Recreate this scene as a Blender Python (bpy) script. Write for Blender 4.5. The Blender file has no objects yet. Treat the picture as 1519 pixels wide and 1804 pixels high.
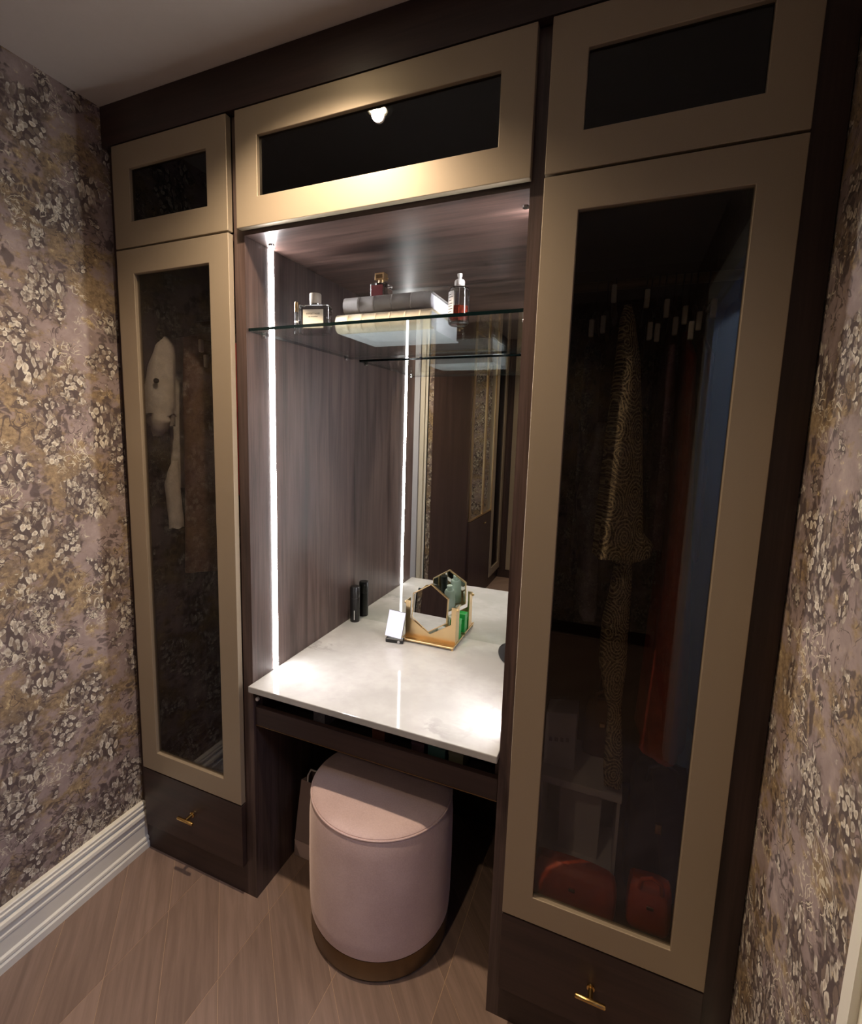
import bpy, bmesh, math, random
from mathutils import Matrix, Vector
random.seed(7)
PI = math.pi
scene = bpy.context.scene
COL = scene.collection

# ------------------------------------------------------------------ camera
W_, H_ = 1519.0, 1804.0
F_PX = 879.24
PPX, PPY = 713.32, 879.04
cd = bpy.data.cameras.new('camera')
cd.sensor_fit = 'HORIZONTAL'; cd.sensor_width = 36.0
cd.lens = F_PX * 36.0 / W_
cd.shift_x = (W_ / 2 - PPX) / W_
cd.shift_y = (PPY - H_ / 2) / W_
cd.clip_start = 0.01
cam = bpy.data.objects.new('camera', cd); COL.objects.link(cam)
right = Vector((0.9161353, 0.40016403, 0.02376807))
up = Vector((-0.07655888, 0.11645767, 0.99024058))
back = Vector((0.3934906, -0.90901395, 0.13732687))
cam.matrix_world = Matrix(((right.x, up.x, back.x, 0.0), (right.y, up.y, back.y, -1.11),
                           (right.z, up.z, back.z, 1.5207), (0, 0, 0, 1)))
scene.camera = cam

# ------------------------------------------------------------------ world, lights, exposure
world = bpy.data.worlds.new('world'); scene.world = world; world.use_nodes = True
world.node_tree.nodes['Background'].inputs[0].default_value = (0.20, 0.30, 0.55, 1)
world.node_tree.nodes['Background'].inputs[1].default_value = 0.05
LED_STRENGTH = 62.0
SPOT_FRONT, SPOT_MID = 76.0, 23.0
HALL_W = 20.0
scene.view_settings.view_transform = 'Standard'
scene.view_settings.look = 'None'
scene.view_settings.exposure = 0.30
scene.view_settings.gamma = 1.0
scene.view_settings.use_curve_mapping = False
try:
    cy = scene.cycles
    cy.use_denoising = True
    cy.sample_clamp_indirect = 4.0
    cy.max_bounces = 8; cy.glossy_bounces = 5; cy.transparent_max_bounces = 16; cy.transmission_bounces = 8
    cy.diffuse_bounces = 3
    cy.use_adaptive_sampling = True; cy.adaptive_threshold = 0.07; cy.blur_glossy = 0.3
except Exception:
    pass

def add_spot(name, loc, watts, color, size, blend, radius, target=None):
    ld = bpy.data.lights.new(name, 'SPOT'); ld.energy = watts; ld.color = color
    ld.spot_size = size; ld.spot_blend = blend; ld.shadow_soft_size = radius
    o = bpy.data.objects.new(name, ld); COL.objects.link(o); o.location = loc
    return o
WARM = (1.0, 0.78, 0.57)
DOWNLIGHTS = [(-0.728, -0.285, SPOT_FRONT), (-0.50, -1.26, SPOT_MID), (-0.60, -2.15, SPOT_MID)]  # third one is added behind the camera to brighten front faces
for i, (x, y, w) in enumerate(DOWNLIGHTS):
    add_spot('downlight_beam', (x, y, 2.425), w, WARM, math.radians(132), 1.0, 0.018)
ld = bpy.data.lights.new('hall_fill_light', 'AREA'); ld.energy = HALL_W; ld.color = (0.42, 0.60, 1.0); ld.size = 0.5  # added bluish fill in the unseen hall, in place of dim daylight
lo = bpy.data.objects.new('hall_fill_light', ld); COL.objects.link(lo); lo.location = (0.95, -0.9, 2.40)

# ------------------------------------------------------------------ node helper
class N:
    """tiny expression builder on shader nodes"""
    def __init__(s, nt, sock): s.nt, s.s = nt, sock
    def _m(s, op, *a, clamp=False):
        n = s.nt.nodes.new('ShaderNodeMath'); n.operation = op; n.use_clamp = clamp
        for i, v in enumerate((s,) + a):
            if isinstance(v, N): s.nt.links.new(v.s, n.inputs[i])
            else: n.inputs[i].default_value = v
        return N(s.nt, n.outputs[0])
    def __add__(s, o): return s._m('ADD', o)
    def __sub__(s, o): return s._m('SUBTRACT', o)
    def __mul__(s, o): return s._m('MULTIPLY', o)
    def __truediv__(s, o): return s._m('DIVIDE', o)
    def rsub(s, v): return (s * -1.0) + v
    def sin(s): return s._m('SINE')
    def cos(s): return s._m('COSINE')
    def abs(s): return s._m('ABSOLUTE')
    def atan2(s, o): return s._m('ARCTAN2', o)
    def gt(s, v): return s._m('GREATER_THAN', v)
    def clamp(s): return s._m('ADD', 0.0, clamp=True)
    def pow(s, v): return s._m('POWER', v)
    def step(s, a, b):
        n = s.nt.nodes.new('ShaderNodeMapRange'); n.interpolation_type = 'SMOOTHSTEP'
        s.nt.links.new(s.s, n.inputs[0]); n.inputs[1].default_value = a; n.inputs[2].default_value = b
        return N(s.nt, n.outputs[0])

class MT:
    def __init__(s, name):
        s.mat = bpy.data.materials.new(name); s.mat.use_nodes = True; s.nt = s.mat.node_tree
        s.bsdf = s.nt.nodes['Principled BSDF']; s.out = s.nt.nodes['Material Output']
    def node(s, t, **kw):
        n = s.nt.nodes.new(t)
        for k, v in kw.items(): setattr(n, k, v)
        return n
    def set(s, **kw):
        for k, v in kw.items():
            i = s.bsdf.inputs[k.replace('_', ' ')]
            if isinstance(v, N): s.nt.links.new(v.s, i)
            elif hasattr(v, 'is_linked'): s.nt.links.new(v, i)
            else: i.default_value = v if not (isinstance(v, tuple) and len(v) == 3) else (*v, 1)
        return s
    def coord(s, kind='Object'):
        return s.node('ShaderNodeTexCoord').outputs[kind]
    def mapping(s, vec, scale=(1, 1, 1), rot=(0, 0, 0), loc=(0, 0, 0)):
        m = s.node('ShaderNodeMapping'); s.nt.links.new(vec, m.inputs[0])
        m.inputs['Scale'].default_value = scale; m.inputs['Rotation'].default_value = rot; m.inputs['Location'].default_value = loc
        return m.outputs[0]
    def noise(s, vec, scale, detail=4, rough=0.55, dist=0.0, col=False):
        n = s.node('ShaderNodeTexNoise'); s.nt.links.new(vec, n.inputs['Vector'])
        n.inputs['Scale'].default_value = scale; n.inputs['Detail'].default_value = detail
        n.inputs['Roughness'].default_value = rough; n.inputs['Distortion'].default_value = dist
        return n.outputs['Color'] if col else N(s.nt, n.outputs[0])
    def mix(s, fac, a, b):
        n = s.node('ShaderNodeMix', data_type='RGBA')
        for i, v in ((0, fac), (6, a), (7, b)):
            if isinstance(v, N): s.nt.links.new(v.s, n.inputs[i])
            elif hasattr(v, 'is_linked'): s.nt.links.new(v, n.inputs[i])
            else: n.inputs[i].default_value = v if not (isinstance(v, tuple) and len(v) == 3) else (*v, 1)
        return n.outputs[2]
    def bump(s, h, strength=0.3, dist=0.002):
        b = s.node('ShaderNodeBump'); b.inputs['Strength'].default_value = strength; b.inputs['Distance'].default_value = dist
        s.nt.links.new(h.s, b.inputs['Height']); s.nt.links.new(b.outputs[0], s.bsdf.inputs['Normal'])
        return s
    def xyz(s, vec):
        n = s.node('ShaderNodeSeparateXYZ'); s.nt.links.new(vec, n.inputs[0])
        return [N(s.nt, o) for o in n.outputs]
    def vec(s, x, y, z=0.0):
        n = s.node('ShaderNodeCombineXYZ')
        for i, v in enumerate((x, y, z)):
            if isinstance(v, N): s.nt.links.new(v.s, n.inputs[i])
            else: n.inputs[i].default_value = v
        return n.outputs[0]

def srgb(r, g, b):
    f = lambda c: (c / 255 / 12.92) if c / 255 <= 0.04045 else ((c / 255 + 0.055) / 1.055) ** 2.4
    return (f(r), f(g), f(b))

M = {}
def plain(name, col, rough=0.5, metal=0.0, noise=0.0, nscale=60, bump=0.0, **kw):
    m = MT(name); v = m.coord()
    n = m.noise(v, nscale, 3)
    a = tuple(c * (1 - noise) for c in col); b = tuple(min(1, c * (1 + noise)) for c in col)
    m.set(Base_Color=m.mix(n, a, b), Roughness=rough, Metallic=metal, **kw)
    if bump: m.bump(n, bump, 0.001)
    M[name] = m.mat
    return m

def wood(name, axis, dark, light, rough=0.38, coat=0.0):
    m = MT(name); v = m.coord('Object')
    sc = {'z': (9, 9, 0.55), 'x': (0.55, 9, 9), 'y': (9, 0.55, 9)}[axis]
    mv = m.mapping(v, sc)
    g = m.noise(mv, 3.0, 8, 0.62, 0.6)
    sc2 = {'z': (70, 70, 1.3), 'x': (1.3, 70, 70), 'y': (70, 1.3, 70)}[axis]
    f = m.noise(m.mapping(v, sc2), 3.0, 4, 0.6)
    t = (g * 0.7 + f * 0.3).step(0.32, 0.68)
    m.set(Base_Color=m.mix(t, dark, light), Roughness=(f * 0.12) + (rough - 0.06))
    m.bsdf.inputs['Specular IOR Level'].default_value = 0.5
    m.bump(f, 0.12, 0.0008)
    M[name] = m.mat
wood('wood_vertical', 'z', srgb(46, 34, 31), srgb(92, 75, 70), 0.36)
wood('wood_across', 'x', srgb(46, 34, 31), srgb(100, 79, 72), 0.33)
wood('wood_face', 'z', srgb(44, 31, 28), srgb(66, 49, 44), 0.42)
wood('wood_dark_across', 'x', srgb(42, 29, 26), srgb(62, 45, 40), 0.42)

# planks: grain along the plank (45 degrees), tint per plank
m = MT('plank_wood'); v = m.coord('Object')
info = m.node('ShaderNodeObjectInfo')
rot = m.mapping(v, (1, 1, 1), (0, 0, math.radians(46.9)))
off = m.node('ShaderNodeVectorMath', operation='ADD'); m.nt.links.new(rot, off.inputs[0])
rr = N(m.nt, info.outputs['Random'])
m.nt.links.new(m.vec(rr * 13.0, rr * 7.0, 0.0), off.inputs[1])
g = m.noise(m.mapping(off.outputs[0], (1.0, 14, 1)), 3.2, 7, 0.6, 0.4)
f = m.noise(m.mapping(off.outputs[0], (2.5, 110, 1)), 3.0, 3, 0.6)
t = ((g * 0.75 + f * 0.15) + rr * 0.16).step(0.25, 0.80)
m.set(Base_Color=m.mix(t, srgb(112, 92, 80), srgb(144, 121, 107)), Roughness=(f * 0.1) + 0.38)
m.bump(f, 0.08, 0.0005); M['plank_wood'] = m.mat

# champagne-bronze lacquer on the doors
m = MT('bronze'); n = m.noise(m.coord(), 900, 2)
m.set(Base_Color=m.mix(n, srgb(150, 136, 116), srgb(170, 155, 132)), Metallic=0.40, Roughness=0.48)
m.bump(n, 0.05, 0.0003); M['bronze'] = m.mat
plain('bronze_dark', srgb(120, 98, 70), 0.32, 0.9, 0.1, 40)
plain('brass', srgb(214, 178, 112), 0.24, 1.0, 0.06, 30)
plain('gold', srgb(226, 198, 152), 0.28, 1.0, 0.05, 30)
plain('white_trim', srgb(222, 218, 204), 0.42, 0, 0.02, 30)
plain('ceiling_paint', srgb(176, 168, 162), 0.9, 0, 0.03, 40, 0.1)
plain('white_door', srgb(205, 210, 222), 0.45, 0, 0.02, 12)
plain('hall_daylight_tint', srgb(52, 84, 178), 0.8, 0, 0.05, 6)  # dim blue daylight of the hall put into the wall colour
plain('backing', srgb(36, 28, 25), 0.7, 0, 0.1, 20)
plain('black', srgb(16, 15, 16), 0.32, 0, 0.1, 30)
plain('black_soft', srgb(14, 14, 18), 0.75, 0, 0.2, 80, 0.2)
plain('chrome', srgb(220, 220, 222), 0.15, 1.0, 0.03, 20)
plain('white_plastic', srgb(228, 226, 222), 0.35, 0, 0.02, 20)
plain('pale_clip', srgb(214, 208, 190), 0.4, 0, 0.04, 60)

# velvet
m = MT('velvet'); n = m.noise(m.coord(), 240, 4); n2 = m.noise(m.coord(), 7, 3)
m.set(Base_Color=m.mix((n * 0.4 + n2 * 0.6).step(0.3, 0.7), srgb(192, 166, 162), srgb(212, 188, 184)), Roughness=0.85)
m.bsdf.inputs['Sheen Weight'].default_value = 0.6; m.bsdf.inputs['Sheen Roughness'].default_value = 0.4
m.bsdf.inputs['Sheen Tint'].default_value = (0.9, 0.75, 0.7, 1)
m.bump(n, 0.25, 0.001); M['velvet'] = m.mat

# marble
m = MT('marble'); v = m.coord()
w = m.noise(v, 3.0, 6, 0.6, 0.8, col=True)
add = m.node('ShaderNodeVectorMath', operation='ADD'); m.nt.links.new(m.mapping(v, (1.2, 4.2, 1), (0, 0, 0.18)), add.inputs[0])
scl = m.node('ShaderNodeVectorMath', operation='SCALE'); m.nt.links.new(w, scl.inputs[0]); scl.inputs['Scale'].default_value = 0.55
m.nt.links.new(scl.outputs[0], add.inputs[1])
vn = m.noise(add.outputs[0], 1.7, 5, 0.55)
vein = ((vn - 0.5).abs()).step(0.0, 0.045)
cloud = m.noise(v, 4.5, 5, 0.6)
base = m.mix(cloud.step(0.35, 0.7), srgb(158, 157, 154), srgb(180, 179, 177))
msk = m.noise(v, 2.3, 3).step(0.5, 0.68)
m.set(Base_Color=m.mix((vein.rsub(1.0)) * msk * 0.75, base, srgb(116, 114, 113)), Roughness=0.05)
M['marble'] = m.mat

# mirrors, glass
m = MT('mirror_silver'); m.set(Base_Color=(0.80, 0.83, 0.81), Metallic=1.0, Roughness=0.0); M['mirror_silver'] = m.mat
def sheet_glass(name, tint, f0=0.04, rough=0.0):
    m = MT(name); nt = m.nt
    t = m.node('ShaderNodeBsdfTransparent'); t.inputs[0].default_value = (*tint, 1)
    g = m.node('ShaderNodeBsdfGlossy'); g.inputs['Roughness'].default_value = rough; g.inputs[0].default_value = (1, 1, 1, 1)
    geo = m.node('ShaderNodeNewGeometry'); dp = m.node('ShaderNodeVectorMath', operation='DOT_PRODUCT')
    nt.links.new(geo.outputs['Normal'], dp.inputs[0]); nt.links.new(geo.outputs['Incoming'], dp.inputs[1])
    c = N(nt, dp.outputs['Value']).abs()
    fr = c.rsub(1.0).clamp().pow(5.0) * (1 - f0) + f0          # Fresnel (Schlick), the same from both sides of the sheet
    mx = m.node('ShaderNodeMixShader'); nt.links.new(fr.s, mx.inputs[0])
    nt.links.new(t.outputs[0], mx.inputs[1]); nt.links.new(g.outputs[0], mx.inputs[2])
    nt.links.new(mx.outputs[0], m.out.inputs[0]); M[name] = m.mat
sheet_glass('tinted_glass', (0.69, 0.67, 0.65))
sheet_glass('smoked_glass', (0.12, 0.115, 0.115))
sheet_glass('shelf_glass', (0.93, 0.97, 0.955))
plain('shelf_edge', srgb(8, 24, 25), 0.12, 0, 0.2, 40)
m = MT('bottle_glass'); m.set(Base_Color=(0.97, 0.98, 0.98), Roughness=0.0, IOR=1.47); m.bsdf.inputs['Transmission Weight'].default_value = 1.0
M['bottle_glass'] = m.mat
m = MT('amber_liquid'); m.set(Base_Color=(0.62, 0.10, 0.05), Roughness=0.0, IOR=1.35); m.bsdf.inputs['Transmission Weight'].default_value = 0.75
M['amber_liquid'] = m.mat
m = MT('led_diffuser'); e = m.node('ShaderNodeEmission'); e.inputs[0].default_value = (1.0, 0.955, 0.965, 1); e.inputs[1].default_value = LED_STRENGTH
m.nt.links.new(e.outputs[0], m.out.inputs[0]); M['led_diffuser'] = m.mat
m = MT('lamp_glow'); e = m.node('ShaderNodeEmission'); e.inputs[0].default_value = (1.0, 0.82, 0.55, 1); e.inputs[1].default_value = 60.0
m.nt.links.new(e.outputs[0], m.out.inputs[0]); M['lamp_glow'] = m.mat
m = MT('hall_fill_glow'); e = m.node('ShaderNodeEmission'); e.inputs[0].default_value = (0.45, 0.62, 1.0, 1); e.inputs[1].default_value = 3.0  # glow of the added hall fill panel
m.nt.links.new(e.outputs[0], m.out.inputs[0]); M['hall_fill_glow'] = m.mat

# ---- floral wallpaper (printed pattern)
def wallpaper(name, shift):
    m = MT(name); nt = m.nt
    x, y, z = m.xyz(m.coord('Object'))
    p0 = m.vec((x + y) * 0.82 + shift, z * 0.82 + shift * 0.37, 0.0)
    wn = m.node('ShaderNodeTexNoise'); nt.links.new(p0, wn.inputs['Vector']); wn.inputs['Scale'].default_value = 34; wn.inputs['Detail'].default_value = 5
    sub = m.node('ShaderNodeVectorMath', operation='SUBTRACT'); nt.links.new(wn.outputs['Color'], sub.inputs[0]); sub.inputs[1].default_value = (.5, .5, .5)
    sc = m.node('ShaderNodeVectorMath', operation='SCALE'); nt.links.new(sub.outputs[0], sc.inputs[0]); sc.inputs['Scale'].default_value = 0.020
    ad = m.node('ShaderNodeVectorMath', operation='ADD'); nt.links.new(p0, ad.inputs[0]); nt.links.new(sc.outputs[0], ad.inputs[1])
    P = ad.outputs[0]
    def cells(scale, ang, sx, sy, loc, line):
        """petal-like cells: (brightness per cell, 0 on the outline .. 1 inside, radial shade)"""
        Pm = m.mapping(P, (sx, sy, 1), (0, 0, ang), (loc, loc * 1.7, 0))
        e = m.node('ShaderNodeTexVoronoi', voronoi_dimensions='2D', feature='DISTANCE_TO_EDGE'); nt.links.new(Pm, e.inputs['Vector']); e.inputs['Scale'].default_value = scale
        c = m.node('ShaderNodeTexVoronoi', voronoi_dimensions='2D', feature='F1'); nt.links.new(Pm, c.inputs['Vector']); c.inputs['Scale'].default_value = scale
        sep = m.node('ShaderNodeSeparateColor'); nt.links.new(c.outputs['Color'], sep.inputs[0])
        return N(nt, sep.outputs[0]), N(nt, e.outputs[0]).step(line * 0.3, line), N(nt, c.outputs['Distance'])
    def clump(scale, loc, r, amp=0.55, k=22):
        """ragged bouquets scattered over the paper: 1 inside"""
        Pm = m.mapping(p0, (1, 0.8, 1), (0, 0, 0.5), (loc, loc * 0.6, 0))
        c = m.node('ShaderNodeTexVoronoi', voronoi_dimensions='2D', feature='F1'); nt.links.new(Pm, c.inputs['Vector']); c.inputs['Scale'].default_value = scale
        c.inputs['Randomness'].default_value = 0.9
        nn = m.noise(m.mapping(p0, loc=(loc, 0, 0)), k, 3, 0.6)
        return N(nt, c.outputs['Distance']) + (nn - 0.5) * amp, r
    def inside(cl, soft=0.05): return cl[0].step(cl[1] - soft, cl[1] + soft).rsub(1.0)
    big2 = m.noise(m.mapping(p0, (1.0, 1.7, 1), (0, 0, 0.25), (3.1, 7.7, 0)), 4.4, 6, 0.70, 0.4)
    fine = m.noise(p0, 85, 4, 0.7); med = m.noise(p0, 30, 4, 0.65)
    col = m.mix(med.step(0.3, 0.7), srgb(142, 125, 120), srgb(164, 147, 141))
    tan = m.mix((fine * 0.6 + med * 0.4).step(0.36, 0.62), srgb(106, 88, 66), srgb(162, 140, 108))
    col = m.mix((big2 + (med - 0.5) * 0.45).step(0.46, 0.57), col, tan)
    # dark leaves
    br, ed, rd = cells(42, 0.6, 1.0, 0.55, 1.3, 0.20)
    col = m.mix(inside(clump(6.0, 4.1, 0.24, 0.9, 30)) * ed * br.step(0.25, 0.45) * 0.8, col, srgb(70, 58, 57))
    br, ed, rd = cells(58, -0.5, 0.6, 1.0, 6.3, 0.2)
    col = m.mix(inside(clump(8.5, 9.7, 0.20, 0.9, 34)) * ed * br.step(0.3, 0.5) * 0.75, col, srgb(76, 64, 62))
    # cream bouquets, outlined petal by petal
    def bouquet(col, scale, ang, sx, sy, loc, cl, r):
        br, ed, rd = cells(scale, ang, sx, sy, loc, 0.1)
        msk = inside(cl, 0.05)
        petal = m.mix(rd.step(0.0, r), srgb(184, 170, 150), srgb(228, 222, 204))
        petal = m.mix(br.step(0.10, 0.80), srgb(112, 97, 86), petal)
        petal = m.mix(fine.step(0.36, 0.52).rsub(1.0) * 0.6, petal, srgb(120, 105, 95))
        petal = m.mix(rd.step(r - 0.03, r + 0.06), petal, srgb(74, 62, 60))
        halo = cl[0].step(cl[1] + 0.02, cl[1] + 0.22).rsub(1.0) * 0.45
        col = m.mix(halo * med.step(0.35, 0.6), col, srgb(84, 70, 66))
        return m.mix(msk * 0.88, col, petal)
    col = bouquet(col, 84, 0.8, 1.0, 0.46, 2.9, clump(6.0, 0.7, 0.20, 0.75, 26), 0.44)
    col = bouquet(col, 82, -0.4, 1.0, 1.0, 8.1, clump(6.2, 5.3, 0.20, 0.70, 30), 0.46)
    col = bouquet(col, 100, -0.9, 1.0, 0.5, 5.5, clump(7.5, 8.9, 0.15, 0.80, 34), 0.42)
    col = bouquet(col, 118, 0.2, 0.8, 1.0, 3.7, clump(11.0, 2.6, 0.11, 0.70, 46), 0.44)
    # pen-like scrollwork, dark and light
    def scroll(loc, sc, gate_t, lw):
        nn = m.noise(m.mapping(p0, loc=(loc, loc * 2.1, 0)), sc, 2, 0.5, 1.6)
        g = m.noise(m.mapping(p0, loc=(loc * 3.3, loc, 0)), 9, 3, 0.55).step(gate_t, gate_t + 0.05)
        return ((nn - 0.5).abs().step(lw * 0.4, lw)).rsub(1.0) * g
    col = m.mix(scroll(2.7, 24, 0.50, 0.030) * 0.8, col, srgb(76, 63, 60))
    col = m.mix(scroll(6.1, 30, 0.54, 0.028) * 0.8, col, srgb(206, 196, 172))
    # ochre glitter
    col = m.mix((fine + med).step(1.16, 1.30) * 0.8, col, srgb(204, 184, 140))
    m.set(Base_Color=col, Roughness=0.62); m.bump(fine, 0.12, 0.0008)
    M[name] = m.mat
wallpaper('wallpaper', 0.0)

# paisley print
m = MT('paisley'); nt = m.nt
v = m.coord(); x, y, z = m.xyz(v)
P = m.vec(x + y * 0.7, z, 0.0)
vo = m.node('ShaderNodeTexVoronoi', voronoi_dimensions='2D', feature='SMOOTH_F1'); nt.links.new(m.mapping(P, (1.25, 0.8, 1), (0, 0, 0.5)), vo.inputs['Vector'])
vo.inputs['Scale'].default_value = 17; vo.inputs['Smoothness'].default_value = 0.15
fl = m.noise(P, 60, 3); dd = N(nt, vo.outputs['Distance'])
rings = ((dd * 52.0 + fl * 5.5).sin()).step(0.15, 0.85)
tiny = ((m.noise(P, 150, 3) - 0.5).abs()).step(0.02, 0.07)
m.set(Base_Color=m.mix((rings * 0.62 + tiny.rsub(1.0) * 0.45).clamp(), srgb(66, 52, 38), srgb(212, 194, 152)), Roughness=0.7); M['paisley'] = m.mat

def cloth(name, a, b, scale=30):
    m = MT(name); n = m.noise(m.coord(), scale, 4); w = m.noise(m.coord(), 320, 2)
    m.set(Base_Color=m.mix((n * 0.6 + w * 0.4).step(0.3, 0.7), a, b), Roughness=0.85); m.bump(w, 0.2, 0.001); M[name] = m.mat
cloth('cloth_white', srgb(206, 202, 192), srgb(232, 228, 218))
cloth('cloth_brown', srgb(96, 74, 64), srgb(124, 98, 86))
cloth('cloth_black', srgb(14, 14, 18), srgb(30, 28, 34))
cloth('cloth_navy', srgb(18, 22, 44), srgb(34, 38, 66))
cloth('cloth_maroon', srgb(84, 26, 28), srgb(120, 40, 38))
cloth('cloth_rust', srgb(140, 40, 24), srgb(176, 60, 34))
cloth('cloth_grey', srgb(96, 92, 96), srgb(134, 128, 132))
cloth('cloth_lining', srgb(140, 134, 128), srgb(168, 162, 154))
cloth('cloth_plum', srgb(70, 48, 56), srgb(98, 72, 80))
cloth('cloth_red', srgb(120, 26, 26), srgb(160, 40, 38))
cloth('cloth_olive', srgb(60, 56, 36), srgb(86, 80, 56))
plain('orange_leather', srgb(196, 78, 34), 0.5, 0, 0.12, 30, 0.1)
plain('brown_leather', srgb(96, 56, 40), 0.5, 0, 0.15, 30, 0.1)
plain('paper_white', srgb(214, 212, 214), 0.75, 0, 0.03, 20)
plain('paper_pink', srgb(190, 168, 164), 0.8, 0, 0.05, 15)
plain('book_grey', srgb(150, 147, 144), 0.7, 0, 0.06, 90, 0.1)
plain('book_cream', srgb(222, 210, 186), 0.7, 0, 0.05, 90, 0.1)
plain('page_white', srgb(226, 228, 236), 0.8, 0, 0.03, 200)
plain('label_cream', srgb(222, 214, 198), 0.7, 0, 0.02, 60)
plain('cap_taupe', srgb(176, 166, 152), 0.4, 0, 0.04, 60)
plain('label_red', srgb(112, 22, 26), 0.5, 0, 0.08, 60)
plain('ink', srgb(70, 66, 62), 0.7, 0, 0.02, 60)
plain('ink_faint', srgb(150, 147, 150), 0.8, 0, 0.02, 60)
plain('green_box', srgb(30, 150, 66), 0.35, 0, 0.15, 60)
plain('mint', srgb(214, 228, 224), 0.3, 0, 0.03, 60)
plain('lilac_reflection', srgb(206, 208, 232), 0.25, 0, 0.02, 40)  # ceiling reflected in the palette's lid mirror, painted as flat lilac
plain('teal_box', srgb(64, 96, 92), 0.5, 0, 0.1, 60)
plain('olive_box', srgb(110, 108, 84), 0.5, 0, 0.1, 60)

# ------------------------------------------------------------------ object helpers
def root_loc(p):
    while p.parent: p = p.parent
    return p.location
def link(name, me, mat, parent=None, world=True):
    me.name = name
    if mat is not None:
        for mm in (mat if isinstance(mat, (list, tuple)) else [mat]): me.materials.append(M[mm] if isinstance(mm, str) else mm)
    o = bpy.data.objects.new(name, me); COL.objects.link(o)
    if parent is not None:
        o.parent = parent
        if world: me.transform(Matrix.Translation(-Vector(root_loc(parent))))
    return o
def tag(o, label=None, cat=None, group=None, kind=None):
    if label: o['label'] = label
    if cat: o['category'] = cat
    if group: o['group'] = group
    if kind: o['kind'] = kind
    return o
def thing(name, label, cat, loc=(0, 0, 0), rotz=0.0, group=None):
    o = bpy.data.objects.new(name, None); COL.objects.link(o); o.location = loc; o.rotation_euler = (0, 0, rotz)
    o.empty_display_size = 0.05
    return tag(o, label, cat, group)
def struct(o): o['kind'] = 'structure'; return o

def finish(bm, smooth=False, angle=None):
    me = bpy.data.meshes.new('mesh'); bmesh.ops.recalc_face_normals(bm, faces=bm.faces[:]); bm.to_mesh(me); bm.free()
    if smooth:
        for p in me.polygons: p.use_smooth = True
        if angle is not None:
            try: me.set_sharp_from_angle(angle=math.radians(angle))
            except Exception: pass
    return me
def bx(bm, x0, x1, y0, y1, z0, z1):
    vs = [bm.verts.new(c) for c in ((x0, y0, z0), (x1, y0, z0), (x1, y1, z0), (x0, y1, z0), (x0, y0, z1), (x1, y0, z1), (x1, y1, z1), (x0, y1, z1))]
    for f in ((0, 3, 2, 1), (4, 5, 6, 7), (0, 1, 5, 4), (1, 2, 6, 5), (2, 3, 7, 6), (3, 0, 4, 7)): bm.faces.new([vs[i] for i in f])
    return vs
def box(x0, x1, y0, y1, z0, z1, bevel=0.0, seg=2):
    bm = bmesh.new(); bx(bm, x0, x1, y0, y1, z0, z1)
    if bevel: bmesh.ops.bevel(bm, geom=bm.edges[:], offset=bevel, segments=seg, affect='EDGES', profile=0.5)
    return finish(bm)
def boxes(lst, bevel=0.0):
    bm = bmesh.new()
    for b in lst: bx(bm, *b)
    if bevel: bmesh.ops.bevel(bm, geom=bm.edges[:], offset=bevel, segments=2, affect='EDGES', profile=0.5)
    return finish(bm)
def frame_mesh(x0, x1, z0, z1, w, y0, y1, bevel=0.0015):
    """rectangular frame, face towards -y"""
    bm = bmesh.new()
    O = [(x0, z0), (x1, z0), (x1, z1), (x0, z1)]; I = [(x0 + w, z0 + w), (x1 - w, z0 + w), (x1 - w, z1 - w), (x0 + w, z1 - w)]
    v = {}
    for k, (nm, L) in enumerate((('O', O), ('I', I))):
        for yy in (y0, y1):
            for i, (a, c) in enumerate(L): v[nm, yy, i] = bm.verts.new((a, yy, c))
    for i in range(4):
        j = (i + 1) % 4
        bm.faces.new([v['O', y0, i], v['O', y0, j], v['I', y0, j], v['I', y0, i]])
        bm.faces.new([v['O', y1, j], v['O', y1, i], v['I', y1, i], v['I', y1, j]])
        bm.faces.new([v['O', y1, i], v['O', y1, j], v['O', y0, j], v['O', y0, i]])
        bm.faces.new([v['I', y0, i], v['I', y0, j], v['I', y1, j], v['I', y1, i]])
    es = [e for e in bm.edges if not (len(e.link_faces) == 2 and abs(e.link_faces[0].normal.dot(e.link_faces[1].normal)) > 0.9)]
    bm.normal_update()
    es = [e for e in bm.edges if len(e.link_faces) == 2 and abs(e.link_faces[0].normal.dot(e.link_faces[1].normal)) < 0.5]
    if bevel: bmesh.ops.bevel(bm, geom=es, offset=bevel, segments=3, affect='EDGES', profile=0.5)
    return finish(bm)
def lathe(prof, seg=32, cx=0, cy=0, smooth=True, angle=35):
    """prof: list of (r, z)"""
    bm = bmesh.new(); rings = []
    for r, z in prof:
        if r < 1e-6: rings.append([bm.verts.new((cx, cy, z))])
        else: rings.append([bm.verts.new((cx + r * math.cos(2 * PI * i / seg), cy + r * math.sin(2 * PI * i / seg), z)) for i in range(seg)])
    for a, b in zip(rings, rings[1:]):
        for i in range(seg):
            j = (i + 1) % seg
            if len(a) == 1 and len(b) == 1: continue
            if len(a) == 1: bm.faces.new([a[0], b[j], b[i]])
            elif len(b) == 1: bm.faces.new([a[i], a[j], b[0]])
            else: bm.faces.new([a[i], a[j], b[j], b[i]])
    if len(rings[0]) > 1: bm.faces.new(rings[0][::-1])
    if len(rings[-1]) > 1: bm.faces.new(rings[-1])
    return finish(bm, smooth, angle)
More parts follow.
